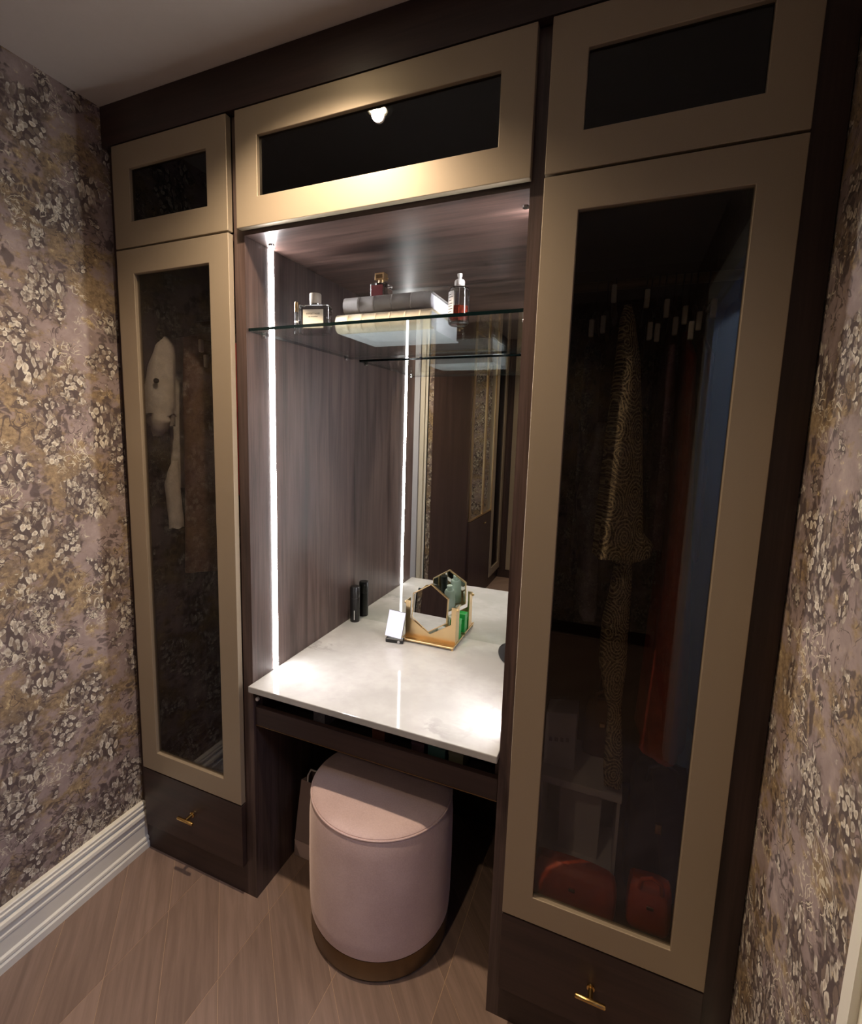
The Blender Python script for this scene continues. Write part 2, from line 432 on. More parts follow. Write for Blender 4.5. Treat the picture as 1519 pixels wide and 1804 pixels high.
def tube(pts, r, seg=10, cap=True):
    bm = bmesh.new(); rings = []
    pts = [Vector(p) for p in pts]
    rs = r if isinstance(r, (list, tuple)) else [r] * len(pts)
    t0 = (pts[1] - pts[0]).normalized(); ref = Vector((0, 0, 1)) if abs(t0.z) < 0.9 else Vector((1, 0, 0))
    nrm = t0.cross(ref).normalized()
    for i, p in enumerate(pts):
        t = ((pts[min(i + 1, len(pts) - 1)] - pts[max(i - 1, 0)])).normalized()
        nrm = (nrm - t * nrm.dot(t)).normalized(); b = t.cross(nrm)
        rings.append([bm.verts.new(p + (nrm * math.cos(2 * PI * k / seg) + b * math.sin(2 * PI * k / seg)) * rs[i]) for k in range(seg)])
    for a, b in zip(rings, rings[1:]):
        for i in range(seg): bm.faces.new([a[i], a[(i + 1) % seg], b[(i + 1) % seg], b[i]])
    if cap: bm.faces.new(rings[0][::-1]); bm.faces.new(rings[-1])
    return finish(bm, True, 50)
def prism(poly, y0, y1, plane='xz', bevel=0.0):
    bm = bmesh.new()
    mk = {'xz': lambda a, c, h: (a, h, c), 'yz': lambda a, c, h: (h, a, c), 'xy': lambda a, c, h: (a, c, h)}[plane]
    A = [bm.verts.new(mk(a, c, y0)) for a, c in poly]; B = [bm.verts.new(mk(a, c, y1)) for a, c in poly]
    bm.faces.new(A[::-1]); bm.faces.new(B)
    for i in range(len(poly)):
        j = (i + 1) % len(poly); bm.faces.new([A[i], A[j], B[j], B[i]])
    if bevel: bmesh.ops.bevel(bm, geom=bm.edges[:], offset=bevel, segments=2, affect='EDGES')
    return finish(bm)
def loft(rows, seg=28, fold=0.0, nf=5, ph=0.0, sq=0.7):
    """rows: (z, xc, hx, yc, hy); rounded cross-sections stacked into a soft hanging body"""
    bm = bmesh.new(); rings = []
    # resample
    out = []
    for a, b in zip(rows, rows[1:]):
        for k in range(4):
            t = k / 4; s = t * t * (3 - 2 * t) * 0.5 + t * 0.5
            out.append(tuple(a[i] + (b[i] - a[i]) * (t if i == 0 else s) for i in range(5)))
    out.append(rows[-1]); n = len(out)
    for q, (z, xc, hx, yc, hy) in enumerate(out):
        ring = []
        amp = fold * min(1.0, q / n * 1.8)
        for i in range(seg):
            a = 2 * PI * i / seg; c, s_ = math.cos(a), math.sin(a)
            cx = math.copysign(abs(c) ** sq, c); sy = math.copysign(abs(s_) ** sq, s_)
            k = 1 + amp * math.sin(nf * a + ph + q * 0.11) + 0.4 * amp * math.sin((nf * 2 + 1) * a + ph * 2.3 - q * 0.17)
            ring.append(bm.verts.new((xc + hx * cx * k, yc + hy * sy * (1 + amp * 0.4 * math.sin(3 * a + ph)), z + 0.006 * amp * 6 * math.sin(nf * a + ph))))
        rings.append(ring)
    for a, b in zip(rings, rings[1:]):
        for i in range(seg): bm.faces.new([a[i], a[(i + 1) % seg], b[(i + 1) % seg], b[i]])
    bm.faces.new(rings[0][::-1]); bm.faces.new(rings[-1])
    return finish(bm, True, 75)
def text_mesh(body, size, mat4, extrude=0.0004, align='CENTER'):
    cu = bpy.data.curves.new('txt', 'FONT'); cu.body = body; cu.size = size; cu.extrude = extrude
    cu.align_x = align; cu.align_y = 'CENTER'; cu.resolution_u = 2
    o = bpy.data.objects.new('txt', cu); COL.objects.link(o)
    dg = bpy.context.evaluated_depsgraph_get(); me = bpy.data.meshes.new_from_object(o.evaluated_get(dg))
    bpy.data.objects.remove(o); bpy.data.curves.remove(cu); me.transform(mat4); me.materials.clear()
    return me
def copy_tree(o, parent=None):
    c = o.copy(); COL.objects.link(c); c.parent = parent
    for ch in list(o.children): copy_tree(ch, c)
    return c

# ------------------------------------------------------------------ key dimensions (metres)
XL, XR = -1.4907, 0.306          # wallpapered side walls
ZC = 2.44                        # ceiling
YF = 0.0222                      # carcass front
YM = 0.634                       # niche mirror face
YB = 0.68                        # wall behind the cabinets
YRET = -0.660                    # return wall on the left
XO = -1.128                      # face of the wardrobes beside the camera
YFAR = -2.76
NXL, NXR = -0.9796, -0.2209      # niche side faces
ZM = 0.746                       # marble top

# ------------------------------------------------------------------ floor of slanted planks
plain('seam_highlight', srgb(176, 146, 116), 0.5, 0, 0.1, 40)  # light caught by the plank bevels, put into the seam colour
fl = struct(link('floor', box(XL, XR, YFAR, YB, -0.06, -0.0012), 'seam_highlight'))
def clip(poly, ax, lim, keep_less):
    out = []
    for i in range(len(poly)):
        p, q = poly[i], poly[(i + 1) % len(poly)]
        ip = (p[ax] <= lim) if keep_less else (p[ax] >= lim); iq = (q[ax] <= lim) if keep_less else (q[ax] >= lim)
        if ip: out.append(p)
        if ip != iq:
            t = (lim - p[ax]) / (q[ax] - p[ax]); out.append((p[0] + t * (q[0] - p[0]), p[1] + t * (q[1] - p[1])))
    return out
CW, CS, SL = 0.2875, 0.218, -1.07
shared = None
k0 = math.floor((XL + 0.917) / CW); k1 = math.ceil((XR + 0.917) / CW)
for k in range(k0, k1):
    xa = -0.917 + CW * k; xb = xa + CW
    ya0 = 0.003 + SL * CW * k          # seams run straight through the columns
    for j in range(-24, 24):
        ya = ya0 + CS * j
        g = 0.0009
        poly = [(xa + g, ya + g + SL * g), (xb - g, ya + g + SL * (CW - g)), (xb - g, ya + CS - g + SL * (CW - g)), (xa + g, ya + CS - g + SL * g)]
        full = poly
        for ax, lim, less in ((0, XL, False), (0, XR, True), (1, YFAR, False), (1, YB - 0.01, True)):
            if len(poly) > 2: poly = clip(poly, ax, lim, less)
        if len(poly) < 3: continue
        if poly == full and shared is not None:
            o = bpy.data.objects.new('plank', shared); COL.objects.link(o); o.parent = fl
            o.location = (xa, ya, 0)
        else:
            base = (xa, ya)
            me = prism([(p[0] - base[0], p[1] - base[1]) for p in poly], -0.0012, 0.0, 'xy')
            me.materials.append(M['plank_wood']); me.name = 'plank'
            o = bpy.data.objects.new('plank', me); COL.objects.link(o); o.parent = fl; o.location = (xa, ya, 0)
            if poly == full: shared = me

# ------------------------------------------------------------------ walls, ceiling
struct(link('ceiling', box(XL - 0.1, 1.9, YFAR - 0.1, YB + 0.1, ZC, ZC + 0.08), 'ceiling_paint'))
struct(link('wall_left', box(XL - 0.1, XL, YRET, YB, 0, ZC), 'wallpaper'))
DY0, DY1, DZ = -1.36, -0.544, 2.06     # doorway in the right wall
struct(link('wall_right', boxes([(XR, XR + 0.1, YFAR, DY0, 0, ZC), (XR, XR + 0.1, DY1, YB, 0, ZC), (XR, XR + 0.1, DY0, DY1, DZ, ZC)]), 'wallpaper'))
struct(link('wall_back', box(XL - 0.1, 1.9, YFAR - 0.1, YFAR, 0, ZC), 'wallpaper'))
struct(link('wall_front', box(XL - 0.1, XR + 0.1, YB, YB + 0.08, 0, ZC), 'backing'))
struct(link('wall_return', box(XL - 0.1, XO - 0.0035, YRET - 0.09, YRET, 0, ZC), 'wallpaper'))
# hall beyond the doorway
struct(link('wall_hall', box(1.75, 1.85, YFAR, YB, 0, ZC), 'hall_daylight_tint'))
struct(link('wall_hall_end', boxes([(XR + 0.1, 1.75, 0.1, 0.18, 0, ZC), (XR + 0.1, 1.75, -2.4, -2.3, 0, ZC)]), 'hall_daylight_tint'))
struct(link('floor_hall', box(XR, 1.75, YFAR, YB, -0.06, 0.0), 'plank_wood'))
hl = thing('hall_fill_panel', 'added square glowing panel for the blue fill light in the hall beyond the doorway', 'ceiling light', (0.95, -0.9, 2.40))  # added panel around the hall fill light, out of view
link('housing', frame_mesh(-0.27, 0.27, -0.27, 0.27, 0.03, 0.0, 0.02), 'white_trim', hl, world=False).rotation_euler = (-PI / 2, 0, 0)
link('diffuser', box(-0.24, 0.24, -0.24, 0.24, 0.012, 0.03), 'hall_fill_glow', hl, world=False)
# casings and doors
cas = [(0, 0), (0.018, 0), (0.018, 0.012), (0.024, 0.02), (0.024, 0.055), (0.016, 0.062), (0.02, 0.07), (0.02, 0.092), (0, 0.092)]
tr = struct(link('trim_1', boxes([(XR - 0.02, XR, DY1, DY1 + 0.092, 0, DZ + 0.092), (XR - 0.02, XR, DY0 - 0.092, DY0, 0, DZ + 0.092), (XR - 0.02, XR, DY0, DY1, DZ, DZ + 0.092),
                                  (XR - 0.028, XR, DY1 + 0.07, DY1 + 0.092, 0, DZ + 0.092), (XR, XR + 0.1, DY1 - 0.015, DY1, 0, DZ), (XR, XR + 0.1, DY0, DY0 + 0.015, 0, DZ), (XR, XR + 0.1, DY0, DY1, DZ - 0.015, DZ)]), 'white_trim'))
d1 = struct(link('door_1', boxes([(XL + 0.06, -1.212, YRET, YRET + 0.012, 0.01, 2.05), (XL + 0.1, -1.26, YRET + 0.012, YRET + 0.017, 0.3, 0.95), (XL + 0.1, -1.26, YRET + 0.012, YRET + 0.017, 1.1, 1.9)]), 'white_door'))
struct(link('trim_2', boxes([(-1.212, -1.162, YRET, YRET + 0.02, 0, 2.10), (XL, -1.162, YRET, YRET + 0.02, 2.05, 2.13), (XL, XL + 0.06, YRET, YRET + 0.02, 0, 2.05), (-1.174, -1.162, YRET, YRET + 0.027, 0, 2.13)]), 'white_trim'))
# moulded skirting
SK = [(0, 0), (0.026, 0), (0.026, 0.022), (0.021, 0.028), (0.024, 0.034), (0.023, 0.041), (0.017, 0.046), (0.0165, 0.093), (0.019, 0.096), (0.019, 0.103),
      (0.0165, 0.106), (0.0165, 0.118), (0.021, 0.123), (0.024, 0.131), (0.022, 0.141), (0.012, 0.146), (0.0115, 0.153), (0.018, 0.156), (0.0185, 0.163), (0.015, 0.166), (0.016, 0.175), (0.013, 0.178), (0, 0.178)]
def skirting(name, side, y0, y1):
    x = XL if side == 'l' else XR; s = 1 if side == 'l' else -1
    bm = bmesh.new()
    A = [bm.verts.new((x + s * a, y0, c)) for a, c in SK]; B = [bm.verts.new((x + s * a, y1, c)) for a, c in SK]
    for i in range(len(SK)):
        j = (i + 1) % len(SK); bm.faces.new([A[i], A[j], B[j], B[i]])
    bm.faces.new(A[::-1]); bm.faces.new(B)
    return struct(link(name, finish(bm), 'white_trim'))
skirting('baseboard_left', 'l', YRET + 0.02, YF - 0.001)
skirting('baseboard_right', 'r', DY1 + 0.092, YF - 0.001)

# ------------------------------------------------------------------ downlights
for i, (x, y, w) in enumerate(DOWNLIGHTS):
    lab = ['small round recessed downlight in the ceiling just in front of the dressing niche', 'small round recessed downlight in the ceiling in the middle of the room', 'small round downlight added to the ceiling near the far cabinet to brighten the fronts'][i]
    t = thing('downlight', lab, 'ceiling light', (x, y, ZC), 0, 'ceiling downlights')
    link('trim_ring', lathe([(0.026, -0.002), (0.029, -0.006), (0.042, -0.005), (0.045, 0.0), (0.026, 0.0)], 32), 'white_trim', t, world=False)
    link('lamp', lathe([(0.0, -0.0035), (0.0255, -0.0035), (0.0255, -0.001), (0, -0.001)], 24), 'lamp_glow', t, world=False)

# ------------------------------------------------------------------ fitted wardrobes
DT, DB = 0.0, 0.0195                       # door leaf front / back
Z_TOP, Z_U, Z_V, Z_W = 2.3255, 2.0392, 2.0340, 0.3352
FW = 0.0705                                # width of stiles and rails
def glazed_door(parent, name, x0, x1, z0, z1, glass, w=FW):
    d = link(name, frame_mesh(x0, x1, z0, z1, w, DT, DB, 0.0016), 'bronze', parent)
    link('glass_pane', box(x0 + w - 0.004, x1 - w + 0.004, 0.0105, 0.0145, z0 + w - 0.004, z1 - w + 0.004), glass, d)
    return d
def t_knob(parent, x, z, y=DT):
    k = link('knob', tube([(x - 0.033, y - 0.032, z), (x - 0.031, y - 0.032, z), (x + 0.031, y - 0.032, z), (x + 0.033, y - 0.032, z)], [0.0045, 0.0056, 0.0056, 0.0045], 14), 'brass', parent)
    tag(k, 'brass T-bar knob')
    k.data.transform(Matrix.Identity(4))
    return k
def knob_with_stem(parent, x, z, y=DT):
    bm = bmesh.new()
    a = tube([(x - 0.033, y - 0.032, z), (x - 0.031, y - 0.032, z), (x + 0.031, y - 0.032, z), (x + 0.033, y - 0.032, z)], [0.0045, 0.0056, 0.0056, 0.0045], 14)
    b = tube([(x, y, z), (x, y - 0.004, z), (x, y - 0.005, z), (x, y - 0.030, z)], [0.009, 0.009, 0.0058, 0.0058], 14)
    bm.from_mesh(a); bm.from_mesh(b); bpy.data.meshes.remove(a); bpy.data.meshes.remove(b)
    return tag(link('knob', finish(bm, True, 40), 'brass', parent), 'brass T-bar knob')

# left wardrobe -----------------------------------------------------
lw = thing('wardrobe', 'narrow dark wood wardrobe with bronze-framed glass doors beside the left wallpapered wall', 'wardrobe', (-1.235, YF, 0), 0, 'fitted bronze-door wardrobes')
sp = link('side_panel', box(-1.0155, NXL, YF, YB - 0.02, 0, 2.3262), 'wood_vertical', lw)
link('side_panel', box(XL + 0.002, -1.470, YF, YB - 0.02, 0.0, 2.3262), 'wood_face', lw)
link('filler_strip', box(-1.470, -1.4535, YF, YF + 0.02, 0.0, 2.3262), 'wood_face', lw)
link('back_panel', box(-1.470, -1.0155, YB - 0.04, YB - 0.022, 0.0, 2.3262), 'wood_face', lw)
link('floor_panel', box(-1.470, -1.0155, YF + 0.0205, YB - 0.04, 0.320, 0.338), 'wood_dark_across', lw)
link('divider_shelf', box(-1.470, -1.0155, YF + 0.0205, YB - 0.04, 2.028, 2.046), 'wood_dark_across', lw)
link('top_panel', box(-1.470, -1.0155, YF + 0.0205, YB - 0.04, 2.308, 2.326), 'wood_dark_across', lw)
link('plinth', box(-1.4535, -1.0155, YF, YF + 0.018, 0.0, 0.330), 'wood_dark_across', lw)
glazed_door(lw, 'upper_door', -1.4515, -1.0160, Z_U, Z_TOP, 'smoked_glass')
glazed_door(lw, 'door', -1.4515, -1.0160, Z_W, Z_V, 'tinted_glass')
dr = link('drawer', box(-1.4515, -1.0160, DT + 0.001, DB, 0.114, 0.331, 0.001), 'wood_dark_across', lw)
knob_with_stem(dr, -1.2255, 0.231)
link('hanging_rail', tube([(-1.4695, 0.33, 1.885), (-1.016, 0.33, 1.885)], 0.0125, 12), 'bronze_dark', lw)
# right wardrobe ----------------------------------------------------
rw = thing('wardrobe', 'large dark wood wardrobe with bronze-framed glass doors beside the right wallpapered wall', 'wardrobe', (0.03, YF, 0), 0, 'fitted bronze-door wardrobes')
link('side_panel', box(NXR, -0.1895, YF, YB - 0.02, 0, 2.3262), 'wood_vertical', rw)
link('side_panel', box(0.270, XR - 0.002, YF, YB - 0.02, 0.0, 2.3262), 'wood_face', rw)
link('filler_strip', box(0.2505, 0.270, YF, YF + 0.02, 0.0, 2.3262), 'wood_face', rw)
link('back_panel', box(-0.1895, 0.270, YB - 0.04, YB - 0.022, 0.0, 2.3262), 'wood_face', rw)
link('floor_panel', box(-0.1895, 0.270, YF + 0.0205, YB - 0.04, 0.320, 0.338), 'wood_dark_across', rw)
link('divider_shelf', box(-0.1895, 0.270, YF + 0.0205, YB - 0.04, 2.028, 2.046), 'wood_dark_across', rw)
link('top_panel', box(-0.1895, 0.270, YF + 0.0205, YB - 0.04, 2.308, 2.326), 'wood_dark_across', rw)
link('plinth', box(-0.1895, 0.2505, YF, YF + 0.018, 0.0, 0.330), 'wood_dark_across', rw)
glazed_door(rw, 'upper_door', -0.1890, 0.2490, Z_U, Z_TOP, 'smoked_glass')
glazed_door(rw, 'door', -0.1890, 0.2490, Z_W, Z_V, 'tinted_glass')
dr = link('drawer', box(-0.1890, 0.2490, DT + 0.001, DB, 0.114, 0.331, 0.001), 'wood_dark_across', rw)
knob_with_stem(dr, 0.027, 0.231)
link('hanging_rail', tube([(-0.189, 0.33, 1.90), (0.2695, 0.33, 1.90)], 0.0125, 12), 'bronze_dark', rw)
# LED profiles let into the niche sides (parts of the side panels' wardrobes)
for par, x0, x1 in ((lw, NXL - 0.006, NXL + 0.0015), (rw, NXR - 0.0015, NXR + 0.006)):
    s = link('led_strip', box(x0, x1, 0.121, 0.143, ZM + 0.001, 2.0275), 'led_diffuser', par)
    tag(s, 'glowing white vertical light strip in the niche side')
# overhead cabinet above the niche -----------------------------------
oc = thing('overhead_cabinet', 'wide overhead cabinet with bronze flap door and smoked glass above the niche', 'cabinet', (-0.60, YF, 2.0285))
link('niche_ceiling', box(NXL, NXR, YF, YB - 0.02, 2.0285, 2.046), 'wood_across', oc)
link('top_panel', box(NXL, NXR, YF, YB - 0.04, 2.308, 2.326), 'wood_dark_across', oc)
link('back_panel', box(NXL, NXR, YB - 0.04, YB - 0.022, 2.046, 2.308), 'wood_face', oc)
d = link('flap_door', frame_mesh(-0.9862, -0.2176, 2.0394, Z_TOP, FW, DT, DB, 0.0016), 'bronze', oc)
link('glass_pane', box(-0.9862 + FW - 0.004, -0.2176 - FW + 0.004, 0.0105, 0.0145, 2.0394 + FW - 0.004, Z_TOP - FW + 0.004), 'smoked_glass', d)
for x in (-0.955, -0.2437):
    link('cable_eyelet', lathe([(0.0035, 2.0245), (0.0075, 2.0245), (0.0085, 2.0285), (0.0035, 2.0285)], 18, x, 0.104), 'chrome', oc)
# cornice board
co = tag(link('cornice_board', box(XL + 0.001, XR - 0.001, -0.0005, YB - 0.02, 2.3285, ZC - 0.0005), 'wood_dark_across'),
         'long dark wood board closing the gap between cabinet doors and ceiling', 'cornice')
# niche back below the worktop
kb = tag(link('knee_hole_panel', box(NXL, NXR, YM + 0.006, YM + 0.022, 0.0, ZM - 0.024), 'wood_face'), 'dark wood back panel of the knee hole under the marble top', 'panel')
# wall mirror
mr = tag(link('niche_mirror', box(NXL + 0.0005, NXR - 0.0005, YM, YM + 0.005, ZM + 0.0005, 2.0280), 'mirror_silver'),
         'tall frameless mirror filling the back of the dressing niche', 'mirror')
# worktop
wt = tag(link('worktop', box(NXL + 0.0005, NXR - 0.0005, -0.001, YM + 0.004, ZM - 0.020, ZM, 0.0022), 'marble'), 'white marble worktop with soft grey veins in the niche', 'worktop')
# vanity drawer hanging below the worktop
vd = thing('vanity_drawer', 'shallow dark wood drawer slung under the marble worktop', 'drawer', (-0.6, 0.03, 0.605))
link('front', box(NXL + 0.002, NXR - 0.002, 0.0295, 0.047, 0.605, 0.664, 0.0012), 'wood_dark_across', vd)
link('bottom_panel', box(NXL + 0.012, NXR - 0.012, 0.047, 0.50, 0.612, 0.620), 'backing', vd)
link('side', box(NXL + 0.002, NXL + 0.014, 0.047, 0.50, 0.612, 0.705), 'wood_dark_across', vd)
link('side', box(NXR - 0.014, NXR - 0.002, 0.047, 0.50, 0.612, 0.705), 'wood_dark_across', vd)
link('back_board', box(NXL + 0.014, NXR - 0.014, 0.488, 0.50, 0.62, 0.690), 'wood_dark_across', vd)
link('edge_strip', box(NXL + 0.002, NXR - 0.002, 0.0285, 0.047, 0.6035, 0.6062), 'bronze_dark', vd)
k = link('slide_bumper', lathe([(0, 0.0), (0.006, 0.0), (0.006, 0.006), (0.004, 0.008), (0, 0.008)], 16), 'white_plastic', vd, world=False)
k.rotation_euler = (PI / 2, 0, 0); k.location = (-0.371, 0.004, 0.086)
for nm, lab, x0, x1, y0, h, mt in (('cosmetic_box', 'small teal box glimpsed in the open drawer under the worktop', -0.425, -0.375, 0.07, 0.062, 'teal_box'),
                                   ('cosmetic_box', 'small olive box glimpsed in the open drawer under the worktop', -0.365, -0.325, 0.07, 0.056, 'olive_box'),
                                   ('cosmetic_box', 'small plum box glimpsed in the open drawer under the worktop', -0.475, -0.438, 0.075, 0.05, 'cloth_plum'),
                                   ('cosmetic_box', 'small brown box glimpsed in the middle of the open drawer under the worktop', -0.60, -0.56, 0.08, 0.052, 'brown_leather'),
                                   ('cosmetic_box', 'small grey box glimpsed at the far left of the open drawer under the worktop', -0.80, -0.76, 0.08, 0.056, 'cloth_grey')):
    tb = thing(nm, lab, 'box', ((x0 + x1) / 2, y0 + 0.03, 0.620), 0, 'boxes in the vanity drawer')
    link('body', box(x0, x1, y0, y0 + 0.06, 0.6202, 0.620 + h * 0.8, 0.001), mt, tb)
    link('lid', box(x0 - 0.001, x1 + 0.001, y0 - 0.001, y0 + 0.061, 0.620 + h * 0.8, 0.620 + h, 0.001), mt, tb)

# ------------------------------------------------------------------ glass shelf
gs = thing('glass_shelf', 'clear glass shelf across the dressing niche on small chrome pins', 'shelf', (-0.6, 0.03, 1.781))
ZS = 1.789
me = box(NXL + 0.001, NXR - 0.001, 0.030, 0.600, 1.781, ZS)
o = link('glass_plate', me, ['shelf_glass', 'shelf_edge'], gs)
for p in me.polygons: p.material_index = 0 if abs(p.normal.z) > 0.5 else 1
for x, s in ((NXL, 1), (NXR, -1)):
    for y in (0.088, 0.555):
        link('pin', tube([(x, y, 1.7755), (x + s * 0.010, y, 1.7755), (x + s * 0.014, y, 1.7755)], [0.005, 0.005, 0.0035], 12), 'chrome', gs)

# ------------------------------------------------------------------ things on the shelf
def book(name, label, x0, x1, y0, y1, z0, h, mat, bands):
    t = thing(name, label, 'book', ((x0 + x1) / 2, (y0 + y1) / 2, z0), 0, 'large books on the glass shelf')
    # spine: rounded, faces -y
    prof = [(y0 + 0.030, z0), (y0 + 0.012, z0 + 0.0015), (y0 + 0.004, z0 + h * 0.16), (y0, z0 + h * 0.4), (y0, z0 + h * 0.62), (y0 + 0.004, z0 + h * 0.86), (y0 + 0.012, z0 + h - 0.0015), (y0 + 0.030, z0 + h),
            (y0 + 0.030, z0 + h - 0.004), (y0 + 0.015, z0 + h - 0.006), (y0 + 0.0085, z0 + h * 0.5), (y0 + 0.015, z0 + 0.006), (y0 + 0.030, z0 + 0.004)]
    sp = link('spine', prism(prof, x0, x1, 'yz'), mat, t)
    for p in sp.data.polygons: p.use_smooth = len(p.vertices) == 4
    link('cover', box(x0, x1, y0 + 0.028, y1, z0, z0 + 0.004, 0.0008), 'page_white', t)
    link('cover', box(x0, x1, y0 + 0.028, y1, z0 + h - 0.004, z0 + h, 0.0008), mat, t)
    link('page_block', box(x0 + 0.005, x1 - 0.005, y0 + 0.012, y1 - 0.006, z0 + 0.0042, z0 + h - 0.0042), 'page_white', t)
    for f in bands:
        xb = x0 + (x1 - x0) * f
        rp = [(a - 0.0018 if i < 8 else a, c + (0.0016 if c > z0 + h / 2 else -0.0000)) for i, (a, c) in enumerate(prof[1:7])]
        rp = [(y0 + 0.012 - 0.002, z0 + 0.002), (y0 + 0.004 - 0.0036, z0 + h * 0.16), (y0 - 0.0036, z0 + h * 0.4), (y0 - 0.0036, z0 + h * 0.62), (y0 + 0.004 - 0.0036, z0 + h * 0.86), (y0 + 0.012, z0 + h - 0.0015),
              (y0 + 0.006, z0 + h * 0.84), (y0 + 0.002, z0 + h * 0.6), (y0 + 0.002, z0 + h * 0.4), (y0 + 0.006, z0 + h * 0.18)]
        link('raised_band', prism(rp, xb - 0.002, xb + 0.002, 'yz'), mat, sp)
    return t
book('book', 'thick cream book with banded spine lying flat on the glass shelf', -0.778, -0.490, 0.158, 0.410, ZS + 0.0003, 0.0515, 'book_cream', (0.14, 0.29, 0.44, 0.59, 0.75, 0.90))
book('book', 'grey book with banded spine lying on top of the cream book', -0.759, -0.497, 0.168, 0.395, ZS + 0.0523, 0.047, 'book_grey', (0.19, 0.37, 0.57, 0.79))

# slim glass vial
t = thing('perfume_vial', 'slim clear glass vial with gold cap at the left of the shelf', 'perfume', (-0.904, 0.150, ZS))
link('glass_body', lathe([(0, 0.0003), (0.0052, 0.0003), (0.0058, 0.001), (0.0058, 0.062), (0.0040, 0.064), (0.0040, 0.004), (0, 0.004)], 20), 'bottle_glass', t, world=False)
link('spray_tube', tube([(0, 0, 0.006), (0, 0, 0.064)], 0.0006, 6), 'white_plastic', t, world=False)
link('collar', lathe([(0.0060, 0.0335), (0.0062, 0.035), (0.0062, 0.037), (0.0060, 0.0385)], 20), 'white_plastic', t, world=False)
link('cap', lathe([(0, 0.064), (0.0058, 0.064), (0.0060, 0.066), (0.0060, 0.088), (0.0050, 0.0915), (0, 0.0915)], 20), 'gold', t, world=False)

# square bottle with cream label
t = thing('perfume_bottle', 'square clear glass perfume bottle with cream label and taupe cap', 'perfume', (-0.852, 0.170, ZS), math.radians(14))
link('glass_body', box(-0.046, 0.046, -0.019, 0.019, 0.0004, 0.083, 0.006, 3), 'bottle_glass', t, world=False)
link('liquid_core', box(-0.037, 0.037, -0.011, 0.011, 0.010, 0.050, 0.003), 'bottle_glass', t, world=False)
lb = link('paper_label', box(-0.0305, 0.0305, -0.0200, -0.0194, 0.016, 0.068), 'label_cream', t, world=False)
R = Matrix.Rotation(PI / 2, 4, 'X')
me = text_mesh('SUNSET ROSE', 0.0066, Matrix.Translation((0, -0.0202, 0.056)) @ R, 0.00015); link('lettering', me, 'ink', lb, world=False)
me = text_mesh('eau de parfum', 0.0048, Matrix.Translation((0, -0.0202, 0.048)) @ R, 0.00015); link('lettering', me, 'ink', lb, world=False)
link('collar', lathe([(0, 0.083), (0.0165, 0.083), (0.0165, 0.0865), (0, 0.0865)], 28), 'chrome', t, world=False)
link('cap', lathe([(0, 0.0866), (0.0168, 0.0866), (0.0172, 0.0875), (0.0172, 0.113), (0.0160, 0.115), (0, 0.115)], 32), 'cap_taupe', t, world=False)
# small cube bottle with red label on the books
t = thing('perfume_bottle', 'small cube glass perfume bottle with dark red label and gold stopper on the books', 'perfume', (-0.684, 0.262, ZS + 0.0995), math.radians(-3))
link('glass_body', box(-0.0245, 0.0245, -0.0245, 0.0245, 0.0004, 0.050, 0.003, 3), 'bottle_glass', t, world=False)
link('front_label', box(-0.0195, 0.0175, -0.0254, -0.0247, 0.0065, 0.0440), 'label_red', t, world=False)
link('collar', lathe([(0, 0.050), (0.0095, 0.050), (0.0095, 0.062), (0, 0.062)], 24, -0.002, 0), 'gold', t, world=False)
cp = link('cap', frame_mesh(-0.0165, 0.0135, 0.062, 0.081, 0.004, -0.012, 0.012, 0.0006), 'gold', t, world=False)
link('cap_core', box(-0.0125, 0.0095, -0.011, 0.011, 0.0662, 0.0768), 'bronze_dark', cp, world=False)
link('nozzle', box(0.0135, 0.0215, -0.002, 0.002, 0.0635, 0.0665), 'gold', t, world=False)
# round bottle with amber rest
t = thing('perfume_bottle', 'rounded clear glass bottle with pump, white label and a rest of red liquid', 'perfume', (-0.414, 0.165, ZS))
link('glass_body', lathe([(0, 0.0004), (0.021, 0.0004), (0.0255, 0.004), (0.0268, 0.009), (0.0268, 0.084), (0.0245, 0.091), (0.017, 0.0955), (0.0105, 0.097), (0.0105, 0.103), (0.0085, 0.103), (0.0085, 0.096),
                          (0.0160, 0.0935), (0.0230, 0.089), (0.0248, 0.083), (0.0248, 0.012), (0.0215, 0.008), (0, 0.0075)], 40), 'bottle_glass', t, world=False)
link('liquid', lathe([(0, 0.0085), (0.0205, 0.0088), (0.0240, 0.0125), (0.0240, 0.046), (0, 0.046)], 36), 'amber_liquid', t, world=False)
link('dip_tube', tube([(0, 0, 0.0095), (0, 0, 0.097)], 0.0010, 6), 'white_plastic', t, world=False)
# curved label
bm = bmesh.new(); A = []; B = []
for i in range(9):
    a = math.radians(182 + i * 9.5); A.append(bm.verts.new((0.0271 * math.cos(a), 0.0271 * math.sin(a), 0.020))); B.append(bm.verts.new((0.0271 * math.cos(a), 0.0271 * math.sin(a), 0.081)))
for i in range(8): bm.faces.new([A[i], A[i + 1], B[i + 1], B[i]])
lb = link('paper_label', finish(bm, True), 'paper_white', t, world=False)
for zz, w in ((0.072, 0.5), (0.066, 0.75), (0.058, 0.55), (0.050, 0.7), (0.044, 0.62), (0.037, 0.7), (0.030, 0.6), (0.025, 0.5)):
    bm = bmesh.new(); A = []; B = []
    for i in range(5):
        a = math.radians(215 + (i / 4) * 52 * w); A.append(bm.verts.new((0.0273 * math.cos(a), 0.0273 * math.sin(a), zz))); B.append(bm.verts.new((0.0273 * math.cos(a), 0.0273 * math.sin(a), zz + 0.0018)))
    for i in range(4): bm.faces.new([A[i], A[i + 1], B[i + 1], B[i]])
    link('print_line', finish(bm), 'ink', lb, world=False)
link('collar', lathe([(0, 0.097), (0.0125, 0.097), (0.0130, 0.099), (0.0130, 0.108), (0.0105, 0.112), (0, 0.112)], 28), 'white_plastic', t, world=False)
